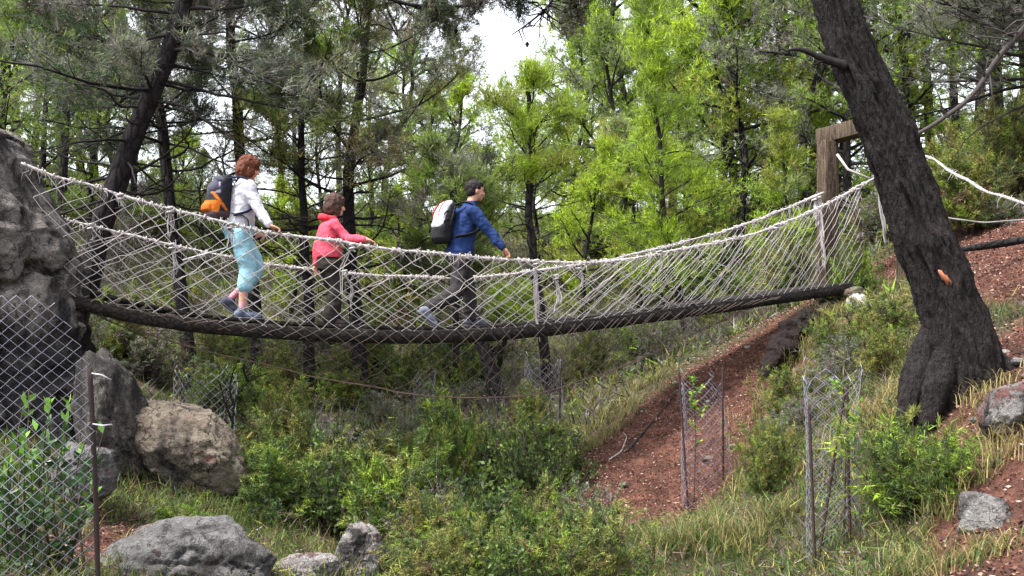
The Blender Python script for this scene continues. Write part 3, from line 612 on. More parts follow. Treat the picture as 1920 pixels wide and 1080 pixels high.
blob_rock("boulder", "low grey rock at the bottom edge between the flat boulder and the scrub", 575, 1075, 8.0, 130, 80, 0.3, M['rockw'], 46)
blob_rock("boulder", "grey wedge shaped rock with a reddish face at the lower right", 1845, 985, 6.6, 115, 125, 0.28, M['rockr'], 47, sharp=0.9, tilt=20)
blob_rock("boulder", "pale rock jutting out of the bank at the right edge below the big trunk", 1905, 775, 7.2, 130, 130, 0.35, M['rockr'], 48, sharp=0.8, tilt=-15)
blob_rock("stone", "white stone on the bank below the right end of the bridge", 1610, 572, 13.4, 46, 40, 0.16, M['stone'], 49, 5)
blob_rock("stone", "reddish brown stone above the white stone at the bridge end", 1600, 548, 13.6, 40, 24, 0.14, M['rock2'], 50, 5)
blob_rock("stone", "larger white stone on the red soil behind the thick rope", 1814, 376, 16.0, 36, 20, 0.13, M['stone'], 51, 4)
blob_rock("stone", "smaller white stone on the red soil behind the thick rope", 1846, 378, 16.0, 16, 10, 0.08, M['stone'], 52, 4)
for k, (px, py, Yd, w, h) in enumerate([(1745,1062,6.0,40,30),(1868,905,6.9,30,16),(1590,840,8.4,26,18),(1790,800,7.6,34,20),(1830,735,8.0,26,14),(1910,690,8.4,36,18)]):
    x_ = atx(px, Yd); o = blob_rock("stone", "small stone lying on the bank below the big pine", px, py, Yd, w, h, w / 2 * Yd / F, M['rock3'], 60 + k, 4, group="small stones on the right bank"); o.location.z = g1(x_, Yd) + 0.01
for k in range(26):
    if k < 15: x_, y_ = R.uniform(0.9, 3.2), R.uniform(11.6, 14.6)
    else: y_ = R.uniform(6.2, 10.5); x_ = y_ * R.uniform(0.37, 0.47)
    if soil_mask(np.array([x_]), np.array([y_]))[0] < 0.45: continue
    w = R.uniform(0.04, 0.13) * F / y_; o = blob_rock("stone", "small stone lying loose on the bare red earth", 960 + F * x_ / y_, HZ, y_, w, w * 0.6, w / 2.3 * y_ / F, M['stone'] if k % 3 == 0 else M['rock2'], 300 + k, 3, group="stones scattered on the red earth"); o.location.z = g1(x_, y_) + 0.005
o = blob_rock("log", "thin dark log lying across the red path right of the big pine", 1880, 456, 12.0, 190, 15, 0.05, M['bark'], 70, 5, amp=0.05, sharp=0.0, tilt=9, cat="log", rug=0.4)

# ------------------------------------------------------------------ bridge
SL = 0.42; DIR = np.array([1, SL, 0]) / math.hypot(1, SL); NRM = np.array([DIR[1], -DIR[0], 0]); YAW = math.atan2(SL, 1)
Y0 = 12.7; HALF = 0.5
def onp(px, py, off):
    """photo point -> point on the upright plane 'off' metres to the camera side of the bridge axis"""
    b = Y0 - off / DIR[0] ; p = (px - 960) / F; y = b / (1 - SL * p); return np.array([p * y, y, (HZ - py) * y / F])
def curve(L, off, n=160):
    P = np.array([onp(a, b, off) for a, b in L]); return smooth_path(P, n)
deckN = curve([(128,548),(160,555),(230,574),(330,591),(450,603),(600,613),(760,617),(900,614),(1000,606),(1100,595),(1250,576),(1400,556),(1500,542),(1560,533),(1605,526)], HALF)
ropeN = curve([(40,305),(70,320),(170,348),(221,366),(273,380),(315,392),(392,410),(430,421),(520,438),(600,449),(690,461),(760,470),(840,477),(900,482),(1000,489),(1080,494),(1150,490),(1250,472),(1330,457),(1400,444),(1470,419),(1540,390),(1600,357),(1640,332),(1690,300)], HALF, 260)
ropeF = curve([(60,385),(105,405),(170,425),(240,440),(330,462),(420,482),(500,495),(570,505),(650,512),(750,518),(850,522),(920,517),(1000,508),(1080,497),(1150,485),(1250,462),(1350,437),(1430,410),(1490,386),(1545,360)], -HALF, 260)
lowC = curve([(160,580),(250,620),(390,660),(600,708),(760,737),(870,747),(1000,740),(1150,695),(1300,625),(1420,570)], 0.15)
def zat(Cv, x): return np.interp(x, Cv[:, 0], Cv[:, 2])
def sidept(x, z, off): return np.stack([x, Y0 - off / DIR[0] + SL * x, z], -1)
bridge = thing("rope_bridge", "sagging rope footbridge with netted sides and dark timber deck across the gully", "bridge", (0, Y0, 0))
BO = np.array([0, Y0, 0.0])
xl, xr = deckN[0, 0], deckN[-1, 0]
def build_deck():
    rng = np.random.default_rng(31)
    for off in (HALF - 0.03, -HALF + 0.03):
        mb = MB(); x = np.linspace(xl, xr, 60); z = zat(deckN, x); th = 0.150 - 0.03 * np.abs((x - xl) / (xr - xl) - 0.45)
        # squared bearer swept along the sag
        pr = np.array([[-0.05, -0.16], [0.05, -0.16], [0.055, -0.02], [0.0, 0.0], [-0.055, -0.02]])
        V = []
        for k in range(60):
            c = sidept(x[k], z[k] - 0.010, off)
            for a, b in pr: V.append(c + NRM * (a + rng.normal() * 0.003) + np.array([0, 0, b * (th[k] / 0.16) + rng.normal() * 0.004]))
        m = len(pr); i = np.arange(59)[:, None] * m; j = np.arange(m)[None]; j2 = (j + 1) % m
        mb.add(np.array(V) - BO, F4=np.stack([i + j, i + j2, i + m + j2, i + m + j], -1).reshape(-1, 4)); mb.build("bearer", M['deck'], bridge, smooth=False)
    mb = MB(); Lx = np.arange(xl + 0.05, xr, 0.118)
    for x in Lx:
        z = zat(deckN, x); sl = (zat(deckN, x + 0.05) - zat(deckN, x - 0.05)) / 0.1 * DIR[0]; a = math.atan(sl)
        Mx = np.stack([DIR * cos(a) + np.array([0, 0, sin(a)]), -NRM, -DIR * sin(a) + np.array([0, 0, cos(a)])], 1)
        ln = 0.93 + rng.normal() * 0.025
        mb.box(sidept(x, z + 0.008 + rng.normal() * 0.003, rng.normal() * 0.012) - BO, 0.100, ln, 0.034, Mx, bev=0.006)
    mb.build("deck_planks", M['deck'], bridge, smooth=False)
build_deck()

ROPC = np.array([0.40, 0.365, 0.36])
def cord_col(rng): return ROPC * rng.uniform(0.75, 1.15) * (1 + rng.normal(size=3) * 0.02)
def twisted(mb, P, r, rng, pitch=0.16, col=ROPC, strands=3):
    L = np.concatenate([[0], np.cumsum(np.linalg.norm(np.diff(P, axis=0), axis=1))]); n = int(L[-1] / 0.03); t = np.linspace(0, L[-1], n)
    Q = np.stack([np.interp(t, L, P[:, k]) for k in range(3)], 1); T = unit(np.gradient(Q, axis=0)); A = unit(np.cross(T, [0, 0, 1.0])); B = np.cross(T, A)
    Q = Q + A * (fbm(np.stack([t * 3, 0 * t, 0 * t], 1), 2) * 0.012)[:, None] + B * (fbm(np.stack([t * 3, 0 * t + 9, 0 * t], 1), 2) * 0.015)[:, None]
    w = 1 + 0.45 * fbm(np.stack([t * 5, 0 * t + 3, 0 * t], 1), 3)
    for s in range(strands):
        a = t / pitch * 2 * pi + s * 2 * pi / strands
        c = col * (1 + 0.3 * fbm(np.stack([t * 4, 0 * t + s, 0 * t], 1), 2))[:, None]
        mb.tube(Q + (A * np.cos(a)[:, None] + B * np.sin(a)[:, None]) * (r * 0.52 * w)[:, None], r * 0.6 * w, 6, c)
    return Q
def fuzz(mb, Q, rng, n, lo=0.04, hi=0.12):
    for k in range(n):
        p = Q[rng.integers(2, len(Q) - 2)] + rng.normal(size=3) * 0.012; d = unit(np.array([rng.normal(), rng.normal(), rng.normal() - 0.5])); l = rng.uniform(lo, hi)
        mb.tube(np.array([p, p + d * l * 0.5 + rng.normal(size=3) * 0.012, p + d * l * 0.8 + [0, 0, -l * 0.4]]), [0.004, 0.003, 0.0012], 3, cord_col(rng), cap=False)
def wraps(mb, Q, rng, n, r):
    for k in range(n):
        i = rng.integers(3, len(Q) - 3); p = Q[i]; T = unit(Q[i+1] - Q[i-1]); A = unit(np.cross(T, [0, 0, 1.0])); B = np.cross(T, A)
        a = np.linspace(0, 2 * pi * rng.uniform(1.2, 2.4), 16); w = rng.uniform(-0.02, 0.02)
        mb.tube(p + (A * np.cos(a)[:, None] + B * np.sin(a)[:, None]) * (r * 1.25) + T * (np.linspace(-w, w, 16))[:, None], 0.006, 4, cord_col(rng))
for Pc, sd_ in ((ropeN, 1), (ropeF, 2)):
    rng = np.random.default_rng(80 + sd_); mb = MB(); Q = twisted(mb, Pc - BO, 0.014, rng); fuzz(mb, Q, rng, 520, 0.04, 0.13); wraps(mb, Q, rng, 120, 0.021); mb.build("handrail_rope", M['rope'], bridge)
# diamond netting from rail to deck
def net(Top, off, seed, below, step=0.185):
    rng = np.random.default_rng(seed); up, lo = MB(), MB()
    x0 = Top[0, 0] + 0.02; x1 = min(Top[-1, 0], xr + 0.1)
    for sgn in (1, -1):
        xs = np.arange(x0 - 1.3, x1 + 1.3, step)
        if sgn < 0: xs = np.concatenate([xs, xs[xs > x0 + 0.6 * (x1 - x0)] + step * 0.5])
        for xb in xs:
            xb = xb + rng.normal() * (0.035 - 0.02 * np.clip((xb - x0) / (x1 - x0), 0, 1))
            f = np.clip((xb - x0) / (x1 - x0), 0, 1)
            if sgn > 0 and rng.random() < 0.55 * np.clip((f - 0.5) / 0.15, 0, 1): continue
            k = (1.25 - 0.45 * f) * sgn * rng.uniform(0.96, 1.04)
            n = 13; v = np.linspace(0, 1, n); x = xb + k * (v - 0.5); bow = rng.normal() * 0.035
            ok = (x > x0) & (x < x1) 
            if ok.sum() >= 3:
                vv = v[ok]; xx = x[ok]; zt = zat(Top, xx); zd = zat(deckN, xx) - 0.03
                zz = zt + (zd - zt) * vv + np.sin(vv * pi) * bow
                P = sidept(xx, zz, off * (1 + 0.09 * np.sin(vv * pi))) + rng.normal(size=(len(xx), 3)) * 0.008 + NRM * (0.012 * sgn)
                up.tube(P - BO, rng.uniform(0.0028, 0.0043), 4, cord_col(rng), cap=False)
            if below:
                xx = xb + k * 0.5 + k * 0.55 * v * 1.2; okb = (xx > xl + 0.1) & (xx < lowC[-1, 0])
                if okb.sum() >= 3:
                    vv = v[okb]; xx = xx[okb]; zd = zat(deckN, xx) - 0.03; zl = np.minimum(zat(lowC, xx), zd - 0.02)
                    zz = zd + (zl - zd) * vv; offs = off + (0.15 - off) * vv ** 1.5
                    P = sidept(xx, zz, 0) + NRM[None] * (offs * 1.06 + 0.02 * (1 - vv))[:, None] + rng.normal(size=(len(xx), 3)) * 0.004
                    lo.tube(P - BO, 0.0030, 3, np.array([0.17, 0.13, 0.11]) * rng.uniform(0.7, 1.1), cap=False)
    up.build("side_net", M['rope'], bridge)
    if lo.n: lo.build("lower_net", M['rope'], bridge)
net(ropeN, HALF + 0.03, 5, True); net(ropeF, -HALF - 0.03, 6, True, 0.23)
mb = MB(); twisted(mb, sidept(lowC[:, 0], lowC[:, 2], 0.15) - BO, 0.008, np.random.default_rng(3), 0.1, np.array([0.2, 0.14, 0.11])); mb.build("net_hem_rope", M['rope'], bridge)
# hanging tufts and tied ends
def tassel(pts_px, off, n, r, seed, spread=0.02):
    rng = np.random.default_rng(seed); mb = MB()
    P = np.array([onp(a, b, off) for a, b in pts_px]) - BO
    for k in range(n):
        Q = smooth_path(P + np.concatenate([[np.zeros(3)], rng.normal(size=(len(P) - 1, 3)) * spread]), 14); e = rng.uniform(0.6, 1.0); Q = Q[:max(4, int(14 * e))]
        mb.tube(Q + rng.normal(size=Q.shape) * 0.003, r * rng.uniform(0.7, 1.2), 4, cord_col(rng) * 1.1)
    c = P[0]; a = np.linspace(0, 4 * pi, 26); mb.tube(c + np.stack([np.cos(a) * 0.03, np.sin(a) * 0.03, np.linspace(-0.05, 0.03, 26)], 1), 0.012, 5, cord_col(rng) * 1.1)
    mb.build("hanging_cord", M['rope'], bridge)
for k, t in enumerate([([(318,394),(322,420),(316,445)], HALF, 5, .006), ([(322,462),(330,495),(322,530)], -HALF, 7, .008), ([(432,424),(436,450),(430,470)], HALF, 4, .006), ([(225,370),(235,385),(232,398)], HALF, 4, .006),
      ([(1004,492),(1006,560),(1012,655)], HALF, 6, .007), ([(1042,520),(1050,560),(1036,600)], -HALF, 6, .008), ([(1085,500),(1092,525),(1086,540)], HALF, 5, .006), ([(1236,475),(1240,500),(1236,512)], HALF, 5, .006),
      ([(1534,368),(1540,430),(1547,520)], -HALF+.05, 16, .010), ([(1527,372),(1530,400),(1532,430)], -HALF+.05, 12, .008), ([(1455,425),(1460,440),(1450,452)], HALF, 5, .006), ([(1608,352),(1610,372),(1608,392)], HALF, 6, .007), ([(1644,335),(1655,400),(1662,470)], HALF, 9, .010),
      ([(645,512),(660,540),(655,580)], -HALF, 3, .006), ([(170,425),(176,445),(170,455)], -HALF, 4, .006), ([(660,462),(640,505),(642,560)], HALF, 2, .005)]):
    tassel(*t, 200 + k)
# rope running down from the hidden near post to its anchor on the right
mb = MB(); P = smooth_path(np.array([onp(1690, 300, HALF), at(1735, 290, 13.0), at(1790, 325, 11.8), at(1850, 358, 10.8), at(1920, 380, 10.0), at(2010, 412, 9.2)]), 60) - BO
Q = twisted(mb, P, 0.014, np.random.default_rng(8), 0.14, ROPC * 0.7); fuzz(mb, Q, np.random.default_rng(9), 60); mb.build("anchor_rope", M['rope'], bridge)
mb = MB(); P = smooth_path(np.array([at(1700, 395, 13.4), at(1785, 410, 12.6), at(1850, 418, 12.0), at(1920, 413, 11.4), at(2000, 408, 11)]), 40); P[:, 2] = np.maximum(P[:, 2], gz(P[:, 0], P[:, 1]) + 0.02)
twisted(mb, P - BO, 0.009, np.random.default_rng(10), 0.12, ROPC * 0.45); mb.build("anchor_rope", M['rope'], bridge)

# wooden frame at the right end of the bridge
fpost = onp(1552, 300, -HALF - 0.08); npost = onp(1702, 300, HALF + 0.08)
frame = thing("wooden_frame", "weathered square timber frame standing at the right end of the rope bridge", "frame", (fpost[0], fpost[1], g1(fpost[0], fpost[1])))
fb = np.array(frame.location); ztop = (HZ - 265) * fpost[1] / F
Rm = np.stack([DIR, -NRM, [0, 0, 1]], 1)
for p in (fpost, npost):
    zb = g1(p[0], p[1]) - 0.3; mb = MB(); mb.box(np.array([p[0], p[1], (ztop + zb) / 2]) - fb, 0.22, 0.20, ztop - zb, Rm, bev=0.012); mb.build("post", M['wood'], frame, smooth=False)
mb = MB(); mid = (fpost + npost) / 2; mid = mid + (fpost - npost) / np.linalg.norm((npost - fpost)[:2]) * 0.10; mb.box(np.array([mid[0], mid[1], ztop + 0.11]) - fb, 0.24, np.linalg.norm((npost - fpost)[:2]) + 0.36, 0.215, Rm, bev=0.012); mb.build("crossbeam", M['wood'], frame, smooth=False)
mb = MB(); mb.tube(np.array([at(1570, 290, 14.6), at(1590, 318, 14.4), at(1632, 335, 14.2)]) - fb, [0.02, 0.018, 0.012], 6, (0.3, 0.27, 0.27)); mb.build("tie_rope", M['rope'], frame)

# ------------------------------------------------------------------ people
def rotm(axis, deg):
    return np.array(Matrix.Rotation(radians(deg), 3, axis))
class Blob:
    def __init__(s): s.bm = MB()
    def ball(s, c, r, rot=None):
        r = np.broadcast_to(np.asarray(r, float), (3,)); n, m = 14, 10
        th = np.arange(n) * 2 * pi / n; ph = np.linspace(0, pi, m)[1:-1]
        V = np.array([[cos(t) * sin(p), sin(t) * sin(p), cos(p)] for p in ph for t in th] + [[0, 0, 1], [0, 0, -1]]) * r
        if rot is not None: V = V @ rot.T
        k = m - 2; i = np.arange(k - 1)[:, None] * n; j = np.arange(n)[None]; j2 = (j + 1) % n
        Q = np.stack([i + j, i + n + j, i + n + j2, i + j2], -1).reshape(-1, 4); jj = np.arange(n); a = k * n
        F3 = np.concatenate([np.stack([np.full(n, a), jj, (jj + 1) % n], 1), np.stack([np.full(n, a + 1), (k - 1) * n + (jj + 1) % n, (k - 1) * n + jj], 1)])
        s.bm.add(V + np.asarray(c), F3, Q); return s
    def chain(s, L, flat=1.0, up=None):
        P = np.array([l[:3] for l in L], float); r = np.array([l[3] for l in L])
        n = max(2, 4 * (len(P) - 1) + 1); t = np.linspace(0, len(P) - 1, n)
        Q = np.stack([np.interp(t, np.arange(len(P)), P[:, k]) for k in range(3)], 1); rr = np.interp(t, np.arange(len(P)), r)
        s.bm.tube(Q, rr, 12, flat=flat, up=up)
        if flat == 1.0:
            for p, q in zip(P, r): s.ball(p, q)
        return s
    def loft(s, rings, n=24):
        """rings: (x, y, z, rx, ry)"""
        an = np.arange(n) * 2 * pi / n; V = []
        for (x, y, z, rx, ry) in rings: V += [[x + rx * cos(a), y + ry * sin(a), z] for a in an]
        m = len(rings); i = np.arange(m - 1)[:, None] * n; j = np.arange(n)[None]; j2 = (j + 1) % n
        Q = np.stack([i + j, i + j2, i + n + j2, i + n + j], -1).reshape(-1, 4)
        V += [list(rings[0][:3]), list(rings[-1][:3])]; jj = np.arange(n); a = m * n
        F3 = np.concatenate([np.stack([np.full(n, a), (jj + 1) % n, jj], 1), np.stack([np.full(n, a + 1), a - n + jj, a - n + (jj + 1) % n], 1)])
        s.bm.add(np.array(V), F3, Q); return s
    def done(s, name, mat, parent, voxel=0.01, it=4, col=(0.5, 0.5, 0.5), fold=0.0, colf=None, fscale=14):
        o = s.bm.build(name, mat, parent)
        md = o.modifiers.new("r", 'REMESH'); md.mode = 'VOXEL'; md.voxel_size = voxel; md.use_smooth_shade = True
        sm = o.modifiers.new("s", 'SMOOTH'); sm.factor = 0.5; sm.iterations = it
        bpy.context.view_layer.update(); dg = bpy.context.evaluated_depsgraph_get()
        me = bpy.data.meshes.new_from_object(o.evaluated_get(dg)); o.modifiers.clear(); o.data = me; me.name = name
        k = len(me.vertices); V = np.empty(k * 3, np.float32); me.vertices.foreach_get("co", V); V = V.reshape(-1, 3).astype(float)
        if fold:
            nr = np.empty(k * 3, np.float32); me.vertices.foreach_get("normal", nr); nr = nr.reshape(-1, 3)
            d = fbm(V * [fscale, fscale, fscale * 0.55] + 3, 3) * fold - np.abs(fbm(V * [fscale * 0.7, fscale * 0.7, fscale * 1.3] + 11, 2)) * fold
            V = V + nr * d[:, None]; me.vertices.foreach_set("co", V.astype(np.float32).ravel())
        cc = np.empty((k, 3)); cc[:] = col
        if colf: cc = colf(V, cc)
        while me.color_attributes: me.color_attributes.remove(me.color_attributes[0])
        a = me.color_attributes.new("Col", 'FLOAT_COLOR', 'POINT'); c4 = np.ones((k, 4), np.float32); c4[:, :3] = cc; a.data.foreach_set("color", c4.ravel())
        if not me.materials: me.materials.append(mat)
        me.polygons.foreach_set("use_smooth", np.ones(len(me.polygons), bool)); me.update()
        return o
SKIN = np.array([0.52, 0.27, 0.19])
def head(b, c, s=1.0, nod=0.0):
    """adds a head facing +x, centre of skull c"""
    Rn = rotm('Y', nod); c = np.asarray(c, float)
    def q(x, y, z): return c + Rn @ np.array([x, y, z]) * s
    b.ball(c, np.array([0.098, 0.076, 0.098]) * s, Rn); b.ball(q(0.018, 0, -0.05), np.array([0.075, 0.062, 0.075]) * s, Rn)
    b.ball(q(0.058, 0, -0.098), np.array([0.030, 0.034, 0.026]) * s, Rn)              # chin
    b.chain([(*q(0.088, 0, -0.005), 0.011 * s), (*q(0.104, 0, -0.034), 0.013 * s), (*q(0.110, 0, -0.046), 0.014 * s)])  # nose
    b.ball(q(0.096, 0, -0.046), np.array([0.012, 0.019, 0.009]) * s)
    b.ball(q(0.083, 0, 0.018), np.array([0.018, 0.055, 0.012]) * s)                    # brow
    b.ball(q(0.088, 0, -0.070), np.array([0.011, 0.025, 0.006]) * s); b.ball(q(0.086, 0, -0.082), np.array([0.010, 0.021, 0.006]) * s)  # lips
    for sg in (1, -1):
        b.ball(q(0.052, sg * 0.040, -0.045), np.array([0.03, 0.024, 0.026]) * s); b.ball(q(-0.008, sg * 0.078, -0.022), np.array([0.018, 0.009, 0.032]) * s)
    return q
def hand(b, w, fwd, palm, s=1.0, curl=0.6):
    """wrist w, fwd = direction of fingers, palm = direction the palm faces; fingers bend towards palm"""
    f = unit(np.asarray(fwd, float)); p = np.asarray(palm, float); p = unit(p - f * (p @ f)); sd_ = np.cross(f, p); w = np.asarray(w, float)
    c = w + f * 0.045 * s; Rr = np.stack([f, sd_, p], 1)
    b.ball(c, np.array([0.050, 0.040, 0.016]) * s, Rr); b.ball(w + f * 0.005 * s, np.array([0.03, 0.028, 0.02]) * s, Rr)
    for k, (o, l) in enumerate(((-0.030, 0.060), (-0.010, 0.075), (0.010, 0.080), (0.029, 0.070))):
        q = w + f * 0.080 * s + sd_ * o * s; d = f; L = [(*q, 0.0092 * s)]
        for j in range(3):
            a = curl * (0.55 + 0.45 * j) + 0.06 * k; dd = f * cos(a * (j + 1) * 0.75) + p * sin(a * (j + 1) * 0.75); q = q + dd * l * s * (0.44, 0.32, 0.24)[j]; L.append((*q, (0.0088, 0.0082, 0.0072)[j] * s))
        b.chain([(*(w + f * 0.04 * s + sd_ * o * 0.8 * s), 0.010 * s)] + L)
    t = w + f * 0.02 * s + sd_ * 0.030 * s
    b.chain([(*t, 0.012 * s), (*(t + f * 0.022 * s + sd_ * 0.022 * s + p * 0.012 * s), 0.0105 * s), (*(t + f * 0.050 * s + sd_ * 0.024 * s + p * 0.028 * s), 0.008 * s)])
def shoe(parent, ank, toe, s=1.0, col=(0.1, 0.11, 0.15), sole=(0.05, 0.05, 0.05)):
    """ankle and toe points (on top of the sole)"""
    a = np.asarray(ank, float); t = np.asarray(toe, float); d = unit(t - a); side = unit(np.cross([0, 0, 1.0], d)); up = np.cross(d, side); Rr = np.stack([d, side, up], 1)
    b = Blob(); b.ball(a + up * 0.0, np.array([0.048, 0.044, 0.06]) * s, Rr); b.ball(a - d * 0.03 * s - up * 0.03 * s, np.array([0.05, 0.042, 0.045]) * s, Rr)
    m = a + d * 0.08 * s - up * 0.035 * s; b.ball(m, np.array([0.09, 0.044, 0.038]) * s, Rr); b.ball(a + d * 0.145 * s - up * 0.043 * s, np.array([0.058, 0.047, 0.03]) * s, Rr)
    o = b.done("shoe", M['cloth'], parent, 0.008, 3, col)
    c = MB(); L = [(-0.075, 0.030), (-0.06, 0.040), (0.0, 0.040), (0.07, 0.046), (0.14, 0.050), (0.185, 0.036), (0.20, 0.015)]
    V = []
    for h in (-0.082, -0.060):
        V += [a + d * x * s + side * w * s + up * h * s for x, w in L] + [a + d * x * s - side * w * s + up * h * s for x, w in L[::-1]]
    n = 2 * len(L); V += [a + d * 0.06 * s + up * h * s for h in (-0.082, -0.060)]; j = np.arange(n); j2 = (j + 1) % n
    c.add(np.array(V), F3=np.concatenate([np.stack([np.full(n, 2 * n), j2, j], 1), np.stack([np.full(n, 2 * n + 1), n + j, n + j2], 1)]), F4=np.stack([j, j2, j2 + n, j + n], 1), col=sole)
    c.build("sole", M['cloth'], o, smooth=False)
def person_root(label, px, off):
    p = onp(px, HZ, off); z = float(zat(deckN, p[0])) + 0.012
    return thing("person", label, "person", (p[0], p[1], z), YAW), np.array([p[0], p[1], z])
def to_local(root_loc, P):
    d = np.asarray(P) - root_loc; return np.array([d @ DIR, d @ -NRM, d[2]])
def rope_local(loc, lx, which=ropeN):
    """point of the rail rope at local forward distance lx"""
    s = (which - loc) @ DIR; k = np.argmin(np.abs(s - lx)); return to_local(loc, which[k])
def eyes(root, q, s):
    for sg in (1, -1):
        m = MB(); bl = Blob(); bl.ball(q(0.086, sg * 0.031, -0.004), np.array([0.009, 0.012, 0.007]) * s); bl.bm.build("eye", M['eye'], root)
M['eye'] = attr_mat("eyes", 0.3, 10, 0, 0.1)
_e = M['eye'].node_tree; _e.links.remove(_e.nodes['Principled BSDF'].inputs['Base Color'].links[0]); _e.nodes['Principled BSDF'].inputs['Base Color'].default_value = (0.02, 0.014, 0.012, 1)
def skincol(q, s, ext=None):
    m = np.array(q(0.09, 0, -0.076))
    def f(V, c):
        k = (np.linalg.norm((V - m) / np.array([0.016, 0.024, 0.012]), axis=1) < s); c[k] = np.array([0.42, 0.13, 0.11]); return c if ext is None else ext(V, c)
    return f

def pack_panels(V, c):
    x, y, z = V[:, 0], V[:, 1], V[:, 2]
    c[(z > 1.30) & (x < -0.24)] = (0.20, 0.18, 0.25); c[np.abs(z - 1.35 - 0.5 * (x + 0.25)) < 0.016] = (0.015, 0.016, 0.035)
    c[(z < 1.22) & (x < -0.265 + 0.25 * (z - 1.1))] = (0.46, 0.115, 0.012); c[np.abs(z - 1.2 + 1.3 * (x + 0.24)) < 0.022] = (0.46, 0.115, 0.012)
    c[z < 1.10 + 0.15 * (x + 0.3)] = (0.06, 0.038, 0.042); return c
def backpack(label, loc, shell, parts, straps):
    r = thing("backpack", label, "backpack", loc, YAW)
    for nm, b, c, fold in parts: b.done(nm, M['cloth'], r, 0.011, 3, c, fold, pack_panels if nm == 'main_bag' else None)
    for P, c, w in straps:
        m = MB(); m.tube(smooth_path(np.array(P), 22), w, 8, c, flat=0.35, up=(0.0, 0.0, 1.0)); m.build("strap", M['cloth'], r)
    return r

